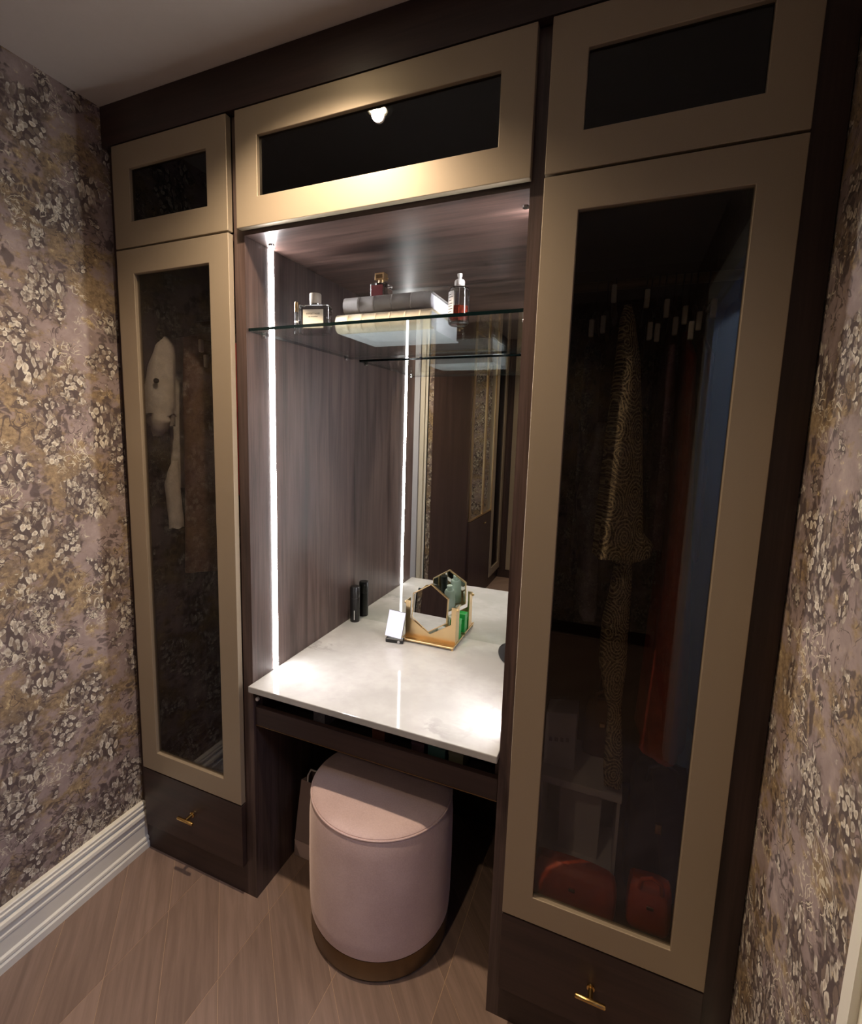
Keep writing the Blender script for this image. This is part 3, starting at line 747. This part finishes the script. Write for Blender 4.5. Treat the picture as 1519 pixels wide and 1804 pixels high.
link('pump_head', lathe([(0, 0.112), (0.0050, 0.112), (0.0050, 0.120), (0.0062, 0.121), (0.0062, 0.127), (0, 0.127)], 24), 'white_plastic', t, world=False)

# ------------------------------------------------------------------ things on the marble
t = thing('cosmetic_tube', 'matt black cylindrical cosmetic tube standing by the niche mirror', 'cosmetic', (-0.9475, 0.597, ZM))
link('body', lathe([(0, 0.0004), (0.0185, 0.0004), (0.0195, 0.002), (0.0195, 0.100), (0, 0.100)], 32), 'black', t, world=False)
link('cap', lathe([(0, 0.1005), (0.0190, 0.1005), (0.0195, 0.102), (0.0195, 0.142), (0.0175, 0.146), (0, 0.146)], 32), 'black', t, world=False)
link('side_print', box(0.0065, 0.0085, -0.0190, -0.0180, 0.012, 0.050), 'white_plastic', t, world=False)

t = thing('compact', 'round black powder compact standing on edge beside the right niche side', 'cosmetic', (-0.3045, 0.50, ZM), math.radians(-20))
c = link('lid', lathe([(0, -0.006), (0.030, -0.006), (0.034, -0.003), (0.034, 0.001), (0, 0.001)], 36), 'black', t, world=False)
c.rotation_euler = (PI / 2, 0, 0); c.location = (0, 0, 0.0342)
c2 = link('base', lathe([(0, 0.0012), (0.034, 0.0012), (0.034, 0.006), (0.030, 0.009), (0, 0.009)], 36), 'black', t, world=False)
c2.rotation_euler = (PI / 2, 0, 0); c2.location = (0, 0, 0.0342)
c3 = link('rim', lathe([(0.0325, -0.0045), (0.0348, -0.003), (0.0348, 0.000), (0.0325, 0.000)], 36), 'black_soft', t, world=False)
c3.rotation_euler = (PI / 2, 0, 0); c3.location = (0, 0, 0.0342)

# gold organiser with hexagonal mirror
OX, OY = -0.597, 0.560
org = thing('mirror_organiser', 'gold cosmetics organiser tray with a tilting hexagonal mirror on the marble', 'organiser', (OX, OY, ZM))
link('tray', box(-0.098, 0.098, -0.055, 0.062, 0.006, 0.009, 0.0008), 'gold', org, world=False)
rim = [(-0.099, -0.056), (0.099, -0.056), (0.099, 0.063), (-0.099, 0.063), (-0.099, -0.056)]
link('rail', tube([(a, b, 0.010) for a, b in rim[:2]], 0.0042, 10), 'gold', org, world=False)
for a, b in ((1, 2), (2, 3), (3, 4)):
    link('rail', tube([(*rim[a], 0.014), (*rim[b], 0.014)], 0.0024, 8), 'gold', org, world=False)
for a, b in rim[:4]:
    link('foot', lathe([(0, 0.0002), (0.0045, 0.0002), (0.0045, 0.008), (0, 0.008)], 14, a * 0.95, b * 0.93), 'gold', org, world=False)
plate = [(-0.096, 0.009), (0.096, 0.009), (0.096, 0.150), (0.080, 0.150), (0.080, 0.085), (0.0, 0.034), (-0.080, 0.085), (-0.080, 0.150), (-0.096, 0.150)]
link('upright_plate', prism(plate, -0.031, -0.027, 'xz', 0.0006), 'gold', org, world=False)
for s in (-1, 1):
    link('side_cheek', box(s * 0.096 - 0.0015, s * 0.096 + 0.0015, -0.031, 0.010, 0.009, 0.150, 0.0005), 'gold', org, world=False)
    k = link('pivot_knob', lathe([(0, 0), (0.005, 0), (0.005, 0.006), (0.0035, 0.008), (0, 0.008)], 14), 'gold', org, world=False)
    k.rotation_euler = (0, s * PI / 2, 0); k.location = (s * 0.0975, -0.024, 0.141)
hexm = link('hexagon_mirror', prism([(0.0795 * math.cos(a), 0.0895 * math.sin(a)) for a in [math.radians(30 + 60 * i) for i in range(6)]], -0.005, 0.005, 'xz', 0.0006), 'gold', org, world=False)
HEX = [(0.0755 * math.cos(a), 0.0850 * math.sin(a)) for a in [math.radians(30 + 60 * i) for i in range(6)]]
link('mirror_face', prism(HEX, -0.0056, -0.0052, 'xz'), 'mirror_silver', hexm, world=False)
link('mirror_face', prism(HEX, 0.0052, 0.0056, 'xz'), 'mirror_silver', hexm, world=False)
hexm.location = (0, -0.036, 0.138); hexm.rotation_euler = (math.radians(-5), 0, math.radians(-1.4))
# palette leaning at the left of the organiser
pal = thing('makeup_palette', 'open make-up palette with a lilac reflection painted on its lid, leaning at the organiser', 'cosmetic', (-0.716, 0.484, ZM), math.radians(9))
pp = link('lid', box(-0.032, 0.032, -0.003, 0.004, 0.0, 0.098, 0.003, 3), 'black', pal, world=False); pp.rotation_euler = (math.radians(-9), math.radians(7), 0); pp.location = (-0.006, -0.004, 0.020)
q = link('painted_reflection', box(-0.031, 0.031, -0.0037, -0.0028, 0.001, 0.097, 0.0003), 'lilac_reflection', pp, world=False)  # reflection in the lid mirror, put into the colour
for zz in (0.045, 0.075, 0.092): link('print_line', box(-0.022, 0.022, 0.0041, 0.0044, zz, zz + 0.002), 'ink_faint', pp, world=False)
link('base', box(-0.034, 0.034, -0.012, 0.014, 0.0004, 0.016, 0.004, 3), 'black', pal, world=False)
k = link('clasp', lathe([(0, -0.004), (0.005, -0.004), (0.005, 0.004), (0, 0.004)], 14), 'chrome', pal, world=False)
k.rotation_euler = (PI / 2, 0, 0); k.location = (0.018, -0.0135, 0.009)
# contents of the tray
ZT = ZM + 0.0095
for lab, x, y, w, dd, h in (('glossy green box lying at the front of the organiser tray', -0.519, 0.553, 0.028, 0.030, 0.040), ('taller glossy green box at the back of the organiser tray', -0.520, 0.596, 0.034, 0.034, 0.075)):
    t = thing('cosmetic_box', lab, 'box', (x, y, ZT), 0, 'green boxes on the organiser')
    link('body', box(-w / 2, w / 2, -dd / 2, dd / 2, 0.0003, h * 0.7, 0.002), 'green_box', t, world=False)
    link('lid', box(-w / 2 - 0.0006, w / 2 + 0.0006, -dd / 2 - 0.0006, dd / 2 + 0.0006, h * 0.7, h, 0.002), 'green_box', t, world=False)
t = thing('lotion_bottle', 'pale mint lotion bottle standing behind the hexagonal mirror', 'cosmetic', (-0.610, 0.585, ZT))
link('body', lathe([(0, 0.0003), (0.021, 0.0003), (0.022, 0.003), (0.022, 0.095), (0.018, 0.104), (0, 0.104)], 28), 'mint', t, world=False)
link('cap', lathe([(0, 0.1042), (0.011, 0.1042), (0.011, 0.124), (0, 0.124)], 24), 'mint', t, world=False)
t = thing('cosmetic_jar', 'small pale jar standing behind the hexagonal mirror', 'cosmetic', (-0.565, 0.570, ZT))
link('body', lathe([(0, 0.0003), (0.015, 0.0003), (0.016, 0.003), (0.016, 0.030), (0, 0.030)], 24), 'mint', t, world=False)
link('lid', lathe([(0, 0.0302), (0.0165, 0.0302), (0.0165, 0.042), (0, 0.042)], 24), 'white_plastic', t, world=False)
t = thing('cosmetic_tube', 'black cosmetic tube standing behind the hexagonal mirror', 'cosmetic', (-0.664, 0.580, ZT))
link('body', lathe([(0, 0.0003), (0.014, 0.0003), (0.014, 0.080), (0, 0.080)], 24), 'black', t, world=False)
link('cap', lathe([(0, 0.0802), (0.0145, 0.0802), (0.0145, 0.112), (0, 0.112)], 24), 'black', t, world=False)

# ------------------------------------------------------------------ stool
SX, SY, SR, SH = -0.598, 0.150, 0.2175, 0.455
st = thing('pouf_stool', 'round blush velvet stool with a bronze base ring pushed under the worktop', 'stool', (SX, SY, 0))
link('plinth', lathe([(0, 0.0), (SR - 0.012, 0.0), (SR - 0.012, 0.012), (0, 0.012)], 64), 'black', st, world=False)
link('base_ring', lathe([(SR - 0.02, 0.012), (SR - 0.004, 0.012), (SR - 0.003, 0.014), (SR - 0.003, 0.072), (SR - 0.02, 0.072)], 72), 'bronze_dark', st, world=False)
link('body', lathe([(0, 0.073), (SR - 0.004, 0.073), (SR - 0.001, 0.080), (SR + 0.001, 0.12), (SR + 0.002, 0.25), (SR + 0.001, 0.38), (SR - 0.002, 0.425), (SR - 0.005, SH - 0.016), (0, SH - 0.016)], 72), 'velvet', st, world=False)
link('seat', lathe([(0, SH - 0.0155), (SR - 0.005, SH - 0.0155), (SR - 0.006, SH - 0.008), (SR - 0.014, SH - 0.002), (SR - 0.04, SH + 0.001), (SR - 0.10, SH + 0.003), (0, SH + 0.004)], 72), 'velvet', st, world=False)
bm = bmesh.new()
ring = [[bm.verts.new(((SR - 0.004 + 0.0028 * math.cos(b)) * math.cos(a), (SR - 0.004 + 0.0028 * math.cos(b)) * math.sin(a), SH - 0.0125 + 0.0028 * math.sin(b))) for b in [2 * PI * j / 8 for j in range(8)]] for a in [2 * PI * i / 72 for i in range(72)]]
for i in range(72):
    for j in range(8): bm.faces.new([ring[i][j], ring[(i + 1) % 72][j], ring[(i + 1) % 72][(j + 1) % 8], ring[i][(j + 1) % 8]])
link('piping', finish(bm, True), 'velvet', st, world=False)

# paper bag beside the stool
pb = thing('paper_bag', 'pale paper carrier bag standing in the shadow behind the stool', 'bag', (-0.905, 0.27, 0))
bm = bmesh.new()
lv = [(0.0008, -0.972, -0.842, 0.213, 0.325), (0.062, -0.970, -0.842, 0.214, 0.322), (0.16, -0.964, -0.842, 0.222, 0.312), (0.285, -0.956, -0.842, 0.236, 0.292)]
rings = []
for z, a, b, c, dd in lv:
    rings.append([bm.verts.new(p) for p in ((a, c, z), ((a + b) / 2, c - 0.002, z), (b, c, z), (b - 0.012, (c + dd) / 2, z), (b, dd, z), ((a + b) / 2, dd, z), (a, dd, z), (a + 0.012, (c + dd) / 2, z))])
for a, b in zip(rings, rings[1:]):
    for i in range(8): bm.faces.new([a[i], a[(i + 1) % 8], b[(i + 1) % 8], b[i]])
bm.faces.new(rings[0][::-1])
bmesh.ops.solidify(bm, geom=bm.faces[:], thickness=0.0012)
link('bag_body', finish(bm), 'paper_pink', pb)
link('bottom_fold', prism([(-0.970, 0.063), (-0.845, 0.063), (-0.87, 0.004), (-0.945, 0.004)], 0.2105, 0.2115, 'xz'), 'paper_pink', pb)
link('handle', tube([(-0.93, 0.238, 0.28), (-0.928, 0.236, 0.31), (-0.915, 0.236, 0.335), (-0.89, 0.236, 0.335), (-0.872, 0.236, 0.31), (-0.87, 0.238, 0.28)], 0.003, 8), 'paper_white', pb)

# ------------------------------------------------------------------ clothes hangers
def hanger_mesh(x, yr, zr, yt, zt, back):
    pts = [(x, yr + back, zt + 0.01), (x, yr + 0.05, zr - 0.085), (x, yr, zr - 0.068), (x, yr - 0.04, zr - 0.085), (x, yt + 0.01, zt + 0.016)]
    return tube(pts, [0.005, 0.0065, 0.007, 0.0065, 0.005], 8)
def hanger(x, yr, zr, yt, zt, label, group):
    t = thing('clothes_hanger', label, 'hanger', (x, yr, zr), 0, group)
    link('shoulder_bar', hanger_mesh(x, yr, zr, yt, zt, 0.14), 'bronze_dark', t)
    hk = [(x, yr, zr - 0.066), (x, yr, zr - 0.03)] + [(x, yr + 0.0 - 0.0165 * math.sin(a) , zr - 0.0 + 0.0165 * math.cos(a)) for a in [math.radians(180 - 30 * i) for i in range(0, 9)]]
    link('hook', tube(hk, 0.0018, 6), 'chrome', t)
    link('tip', box(x - 0.0055, x + 0.0055, yt - 0.004, yt + 0.010, zt - 0.020, zt + 0.020, 0.0025), 'pale_clip', t)
    return t
ORD = 'leftmost,second from the left,third from the left,fourth from the left,fifth from the left,sixth from the left,sixth from the right,fifth from the right,fourth from the right,third from the right,second from the right,rightmost'.split(',')
RANK_R = dict(zip(sorted((-0.0476, -0.0921, -0.0665, 0.0235, 0.0349, 0.0505, 0.0655, 0.0861, 0.1032, 0.1184, 0.132, 0.1579)), ORD))
RANK_L = dict(zip((-1.3155, -1.297, -1.2788, -1.259), ('leftmost', 'second from the left', 'second from the right', 'rightmost')))
for x, z in ((-0.0476, 1.8473), (-0.0921, 1.7719), (-0.0665, 1.7792), (0.0235, 1.8311), (0.0349, 1.7585), (0.0505, 1.7539), (0.0655, 1.8063), (0.0861, 1.7668), (0.1032, 1.789), (0.1184, 1.7552), (0.132, 1.775), (0.1579, 1.7997)):
    hanger(x, 0.33, 1.90, 0.20, z, 'pale-tipped clothes hanger in the right wardrobe, ' + RANK_R[x], 'pale-tipped hangers in the right wardrobe')
for x, z in ((-1.3155, 1.7757), (-1.2788, 1.7742), (-1.297, 1.7282), (-1.259, 1.7253)):
    hanger(x, 0.33, 1.885, 0.15, z, 'pale-tipped clothes hanger in the left wardrobe, ' + RANK_L[x], 'pale-tipped hangers in the left wardrobe')

# ------------------------------------------------------------------ clothes
def garment(name, label, cat, rows, mat, fold=0.16, nf=6, ph=0.0, group=None, sq=0.75):
    t = thing(name, label, cat, (rows[-1][1], rows[-1][3], rows[-1][0]), 0, group)
    link('cloth_body', loft(rows, 30, fold, nf, ph, sq), mat, t)
    return t
GR = 'clothes in the right wardrobe'; GL = 'clothes in the left wardrobe'
# left wardrobe: white jacket with two-part sleeve, seen through the glass
jk = garment('jacket', 'white jacket hanging at the left end of the left wardrobe', 'jacket',
             [(1.835, -1.430, 0.010, 0.330, 0.06), (1.80, -1.432, 0.018, 0.31, 0.15), (1.70, -1.434, 0.018, 0.31, 0.16), (1.45, -1.434, 0.017, 0.31, 0.15), (1.30, -1.434, 0.014, 0.31, 0.15)], 'cloth_white', 0.08, 3, 0.3, GL)
sl = link('sleeve', loft([(1.800, -1.384, 0.008, 0.125, 0.022), (1.77, -1.388, 0.022, 0.110, 0.034), (1.70, -1.396, 0.040, 0.098, 0.042), (1.62, -1.402, 0.051, 0.092, 0.045), (1.565, -1.402, 0.054, 0.090, 0.045), (1.55, -1.401, 0.053, 0.090, 0.045)], 30, 0.13, 4, 0.8, 0.95), 'cloth_white', jk)
link('cuff_lining', loft([(1.552, -1.401, 0.047, 0.090, 0.041), (1.530, -1.400, 0.046, 0.091, 0.041), (1.515, -1.398, 0.042, 0.092, 0.040)], 26, 0.06, 4, 0.8, 0.95), 'cloth_lining', sl)
link('cuff_flap', loft([(1.553, -1.374, 0.024, 0.066, 0.022), (1.530, -1.372, 0.030, 0.066, 0.026), (1.505, -1.380, 0.026, 0.068, 0.024), (1.482, -1.398, 0.010, 0.074, 0.016)], 20, 0.06, 3, 0.1, 0.9), 'cloth_white', sl)
b = link('button', lathe([(0, -0.003), (0.007, -0.003), (0.0085, 0.0), (0.007, 0.003), (0, 0.003)], 18), 'black', sl, world=False)
b.rotation_euler = (PI / 2, 0, math.radians(38)); b.location = Vector((-1.366, 0.050, 1.655)) - Vector(jk.location)
link('cuff', loft([(1.400, -1.372, 0.006, 0.115, 0.012), (1.36, -1.378, 0.015, 0.112, 0.02), (1.32, -1.382, 0.023, 0.110, 0.025), (1.25, -1.376, 0.022, 0.110, 0.025), (1.20, -1.370, 0.021, 0.110, 0.025), (1.175, -1.370, 0.020, 0.110, 0.025)], 24, 0.08, 4, 0.2, 0.9), 'cloth_white', jk)
garment('coat', 'long brown coat in the middle of the left wardrobe', 'coat',
        [(1.845, -1.31, 0.015, 0.32, 0.06), (1.80, -1.318, 0.045, 0.28, 0.15), (1.60, -1.322, 0.058, 0.29, 0.16), (1.30, -1.325, 0.060, 0.29, 0.16), (1.05, -1.325, 0.062, 0.29, 0.17), (1.02, -1.325, 0.062, 0.29, 0.17)], 'cloth_brown', 0.10, 5, 1.1, GL)
garment('dress', 'black dress hanging toward the middle of the left wardrobe', 'dress',
        [(1.82, -1.215, 0.012, 0.33, 0.06), (1.77, -1.215, 0.030, 0.32, 0.15), (1.5, -1.215, 0.034, 0.32, 0.16), (1.15, -1.215, 0.036, 0.32, 0.17)], 'cloth_black', 0.14, 5, 2.0, GL)
garment('sweater', 'dark red sweater hanging beside the black dress in the left wardrobe', 'sweater',
        [(1.82, -1.135, 0.012, 0.33, 0.06), (1.77, -1.135, 0.030, 0.30, 0.16), (1.55, -1.135, 0.036, 0.30, 0.17), (1.30, -1.135, 0.036, 0.30, 0.17)], 'cloth_red', 0.14, 5, 0.4, GL)
# right wardrobe
garment('blouse', 'black blouse at the left end of the right wardrobe', 'blouse',
        [(1.80, -0.158, 0.008, 0.34, 0.05), (1.76, -0.157, 0.016, 0.34, 0.15), (1.4, -0.155, 0.018, 0.34, 0.16), (1.12, -0.155, 0.018, 0.34, 0.16)], 'cloth_black', 0.15, 5, 0.1, GR)
gk = garment('jacket', 'dark jacket with a grey sleeve hanging left of the paisley shawl', 'jacket',
        [(1.78, -0.093, 0.010, 0.36, 0.05), (1.73, -0.092, 0.018, 0.36, 0.14), (1.4, -0.090, 0.020, 0.36, 0.14), (1.16, -0.090, 0.020, 0.36, 0.14)], 'cloth_navy', 0.12, 5, 1.7, GR)
link('sleeve', loft([(1.55, -0.055, 0.018, 0.235, 0.03), (1.45, -0.062, 0.024, 0.228, 0.035), (1.36, -0.070, 0.030, 0.222, 0.035), (1.28, -0.066, 0.026, 0.222, 0.035), (1.20, -0.060, 0.022, 0.225, 0.03), (1.12, -0.062, 0.026, 0.225, 0.03), (1.07, -0.056, 0.024, 0.226, 0.028), (1.045, -0.050, 0.016, 0.228, 0.022)], 24, 0.08, 4, 0.5, 0.9), 'cloth_grey', gk)
# paisley shawl: broad upper fold and two narrower tails
ps = garment('paisley_shawl', 'gold and brown paisley shawl hanging in folds in the right wardrobe', 'shawl',
        [(1.815, -0.015, 0.008, 0.185, 0.012), (1.78, -0.014, 0.016, 0.175, 0.025), (1.68, -0.006, 0.026, 0.165, 0.035), (1.50, 0.000, 0.038, 0.160, 0.040), (1.36, 0.003, 0.045, 0.158, 0.042), (1.27, 0.004, 0.050, 0.156, 0.044), (1.235, 0.002, 0.052, 0.155, 0.045)], 'paisley', 0.10, 4, 0.6, GR, 0.9)
link('hem_point', loft([(1.30, 0.045, 0.012, 0.150, 0.02), (1.27, 0.050, 0.030, 0.148, 0.022), (1.245, 0.040, 0.036, 0.148, 0.022), (1.225, 0.016, 0.022, 0.150, 0.02)], 20, 0.06, 3, 0.2, 0.8), 'paisley', ps)
link('tail', loft([(1.24, 0.022, 0.018, 0.205, 0.02), (1.15, 0.020, 0.024, 0.20, 0.026), (1.05, 0.014, 0.031, 0.198, 0.028), (0.95, 0.016, 0.032, 0.198, 0.028), (0.88, 0.022, 0.024, 0.20, 0.025), (0.83, 0.030, 0.016, 0.202, 0.018), (0.76, 0.034, 0.020, 0.202, 0.022), (0.68, 0.038, 0.024, 0.202, 0.024), (0.62, 0.042, 0.022, 0.204, 0.02)], 24, 0.10, 4, 1.9, 0.9), 'paisley', ps)
garment('trousers', 'black trousers folded over a hanger right of the paisley shawl', 'trousers',
        [(1.79, 0.042, 0.005, 0.33, 0.12), (1.74, 0.042, 0.011, 0.33, 0.13), (1.4, 0.043, 0.012, 0.33, 0.13), (0.98, 0.044, 0.012, 0.33, 0.13)], 'cloth_black', 0.10, 4, 0.9, GR)
garment('blazer', 'plum grey blazer hanging in the right half of the right wardrobe', 'blazer',
        [(1.77, 0.083, 0.008, 0.33, 0.06), (1.72, 0.084, 0.017, 0.31, 0.13), (1.5, 0.086, 0.018, 0.30, 0.14), (1.25, 0.087, 0.018, 0.30, 0.14)], 'cloth_plum', 0.14, 5, 2.4, GR)
garment('dress', 'long rust red dress hanging in the right wardrobe', 'dress',
        [(1.77, 0.118, 0.006, 0.34, 0.05), (1.70, 0.124, 0.018, 0.33, 0.12), (1.40, 0.136, 0.026, 0.32, 0.13), (1.20, 0.140, 0.034, 0.31, 0.13), (1.0, 0.141, 0.042, 0.30, 0.14), (0.80, 0.142, 0.051, 0.29, 0.14), (0.745, 0.142, 0.052, 0.29, 0.14)], 'cloth_rust', 0.14, 6, 0.3, GR)
garment('cardigan', 'maroon cardigan hanging right of the plum blazer in the right wardrobe', 'cardigan',
        [(1.76, 0.158, 0.006, 0.36, 0.05), (1.70, 0.166, 0.014, 0.36, 0.13), (1.4, 0.180, 0.012, 0.37, 0.13), (1.22, 0.185, 0.011, 0.38, 0.12)], 'cloth_maroon', 0.12, 5, 1.2, GR)
garment('coat', 'long navy coat against the right side of the right wardrobe', 'coat',
        [(1.83, 0.212, 0.008, 0.34, 0.06), (1.78, 0.222, 0.024, 0.33, 0.16), (1.4, 0.230, 0.030, 0.33, 0.18), (1.0, 0.234, 0.030, 0.33, 0.18), (0.80, 0.234, 0.030, 0.33, 0.18)], 'cloth_navy', 0.08, 5, 0.7, GR)

# ------------------------------------------------------------------ boxes and bags on the wardrobe floor
ZW = 0.3385
t = thing('open_storage_box', 'white open-fronted storage box on the right wardrobe floor', 'box', (-0.04, 0.30, ZW))
for nm, b in (('wall', (-0.140, -0.132, 0.20, 0.40, ZW + 0.0002, 0.575)), ('wall', (0.056, 0.064, 0.20, 0.40, ZW + 0.0002, 0.575)), ('lid', (-0.142, 0.066, 0.195, 0.402, 0.575, 0.596)), ('base', (-0.132, 0.056, 0.20, 0.40, ZW + 0.0002, ZW + 0.008)), ('back', (-0.132, 0.056, 0.392, 0.40, ZW + 0.008, 0.575))):
    link(nm, box(*b, 0.0008), 'paper_white', t)
t = thing('gift_card', 'white paper sheet leaning inside the open storage box', 'paper', (-0.035, 0.25, ZW + 0.0085))
link('sheet', prism([(-0.085, 0.349), (0.018, 0.349), (0.020, 0.555), (-0.090, 0.555)], 0.245, 0.2475, 'xz'), 'paper_white', t)
link('folded_edge', prism([(-0.085, 0.349), (0.018, 0.349), (0.018, 0.353), (-0.085, 0.353)], 0.230, 0.245, 'xz'), 'paper_white', t)
t = thing('paper_bag', 'white paper bag with faint print on top of the storage box', 'bag', (-0.10, 0.29, 0.5965))
bg = link('bag_body', prism([(-0.140, 0.5965), (-0.058, 0.5965), (-0.060, 0.765), (-0.140, 0.750)], 0.245, 0.325, 'xz', 0.001), 'paper_white', t)
for k, (a, b) in enumerate(((-0.128, -0.120), (-0.114, -0.104), (-0.099, -0.090), (-0.084, -0.076))):
    link('print_mark', box(a, b, 0.2438, 0.2449, 0.668 + 0.003 * k, 0.680 + 0.003 * k), 'ink_faint', bg)
def soft_bag(name, label, x0, x1, y0, y1, z0, z1, mat, strap=None):
    t = thing(name, label, 'bag', ((x0 + x1) / 2, (y0 + y1) / 2, z0), 0, 'bags on the right wardrobe floor')
    cx, cyy = (x0 + x1) / 2, (y0 + y1) / 2; hx, hy = (x1 - x0) / 2, (y1 - y0) / 2; h = z1 - z0
    link('bag_body', loft([(z0 + 0.0005, cx, hx * 0.94, cyy, hy * 0.9), (z0 + h * 0.1, cx, hx, cyy, hy), (z0 + h * 0.5, cx, hx * 0.99, cyy, hy * 0.97), (z0 + h * 0.85, cx, hx * 0.93, cyy, hy * 0.75), (z1, cx, hx * 0.82, cyy, hy * 0.4)], 32, 0.04, 5, 0.5, 0.45), mat, t)
    if strap: link('strap', tube([(cx - hx * 0.5, y0 + 0.015, z1 - 0.012), (cx - hx * 0.42, y0 + 0.01, z1 + strap * 0.6), (cx, y0 + 0.008, z1 + strap), (cx + hx * 0.42, y0 + 0.01, z1 + strap * 0.6), (cx + hx * 0.5, y0 + 0.015, z1 - 0.012)], 0.005, 8), mat, t)
    link('clasp', box(cx - 0.008, cx + 0.008, y0 - 0.002, y0 + 0.012, z0 + h * 0.58, z0 + h * 0.66, 0.002), 'brass', t)
    return t
soft_bag('clutch_bag', 'wide orange leather clutch at the front of the right wardrobe floor', -0.135, 0.068, 0.062, 0.15, ZW, ZW + 0.105, 'orange_leather')
soft_bag('handbag', 'small orange handbag at the right of the right wardrobe floor', 0.092, 0.190, 0.085, 0.17, ZW, ZW + 0.115, 'orange_leather', 0.03)
soft_bag('handbag', 'large black handbag behind the small orange handbag', 0.082, 0.225, 0.185, 0.33, ZW, ZW + 0.33, 'black_soft', 0.05)
t = soft_bag('handbag', 'brown leather handbag standing on the storage box in the right wardrobe', -0.045, 0.055, 0.335, 0.398, 0.5965, 0.76, 'brown_leather', 0.04)
t = thing('storage_case', 'dark brown upright case at the back of the right wardrobe', 'case', (-0.10, 0.52, ZW))
link('body', box(-0.185, -0.010, 0.46, 0.60, ZW + 0.0005, 0.90, 0.003), 'brown_leather', t)
link('lid', box(-0.187, -0.008, 0.458, 0.602, 0.9005, 0.93, 0.003), 'black_soft', t)

# ------------------------------------------------------------------ the wardrobes opposite, seen in the mirror
ow = thing('opposite_wardrobe', 'dark wood wardrobe bank with mirrored doors, seen only in the niche mirror', 'wardrobe', (-1.3, -1.6, 0))
link('side_body', boxes([(XL - 0.05, XO - 0.004, YFAR + 0.002, YRET - 0.092, 0.0, ZC - 0.001)]), 'wood_face', ow)
link('end_panel', box(XO - 0.003, XO, -1.552, YRET, 0.0, ZC - 0.001), 'wood_face', ow)
def side_frame(parent, name, y0, y1, z0, z1, w, th, mat, pane, pmat):
    me = frame_mesh(-y1, -y0, z0, z1, w, -th, 0.0, 0.001)     # built in x, turned so it faces +x
    me.transform(Matrix.Translation((XO, 0, 0)) @ Matrix.Rotation(-PI / 2, 4, 'Z') @ Matrix.Scale(-1, 4, (0, 1, 0)))
    for p in me.polygons: p.flip()
    o = link(name, me, mat, parent)
    link(pane, box(XO + th * 0.2, XO + th * 0.5, y0 + w - 0.003, y1 - w + 0.003, z0 + w - 0.003, z1 - w + 0.003), pmat, o)
    return o
side_frame(ow, 'mirror_door', -1.96, -1.556, 0.778, 2.30, 0.014, 0.016, 'gold', 'mirror_pane', 'mirror_silver')
side_frame(ow, 'mirror_door', -2.288, -1.966, 0.778, 2.30, 0.014, 0.016, 'gold', 'mirror_pane', 'mirror_silver')
side_frame(ow, 'glazed_door', -2.73, -2.292, 0.11, 2.30, 0.075, 0.02, 'bronze', 'glass_pane', 'smoked_glass')
dd = link('drawer', box(XO, XO + 0.016, -2.286, -1.556, 0.12, 0.772, 0.001), 'wood_face', ow)
link('knob', tube([(XO + 0.04, -1.99, 0.71), (XO + 0.04, -1.93, 0.71)], 0.006, 10), 'brass', dd)
struct(link('trim_3', boxes([(-1.042, -0.972, YFAR + 0.001, YFAR + 0.024, 0.088, ZC - 0.002), (-0.98, -0.972, YFAR + 0.024, YFAR + 0.028, 0.088, ZC - 0.002)]), 'bronze'))
struct(link('trim_4', boxes([(XO + 0.002, -1.0425, YFAR + 0.001, YFAR + 0.010, 0.088, ZC - 0.002), (XO + 0.002, -1.09, YFAR + 0.010, YFAR + 0.014, 0.088, ZC - 0.002)]), 'wood_face'))
struct(link('baseboard_back', boxes([(XO + 0.002, XR - 0.03, YFAR + 0.001, YFAR + 0.018, 0.0, 0.080), (XO + 0.002, XR - 0.03, YFAR + 0.001, YFAR + 0.012, 0.080, 0.088)]), 'wood_face'))
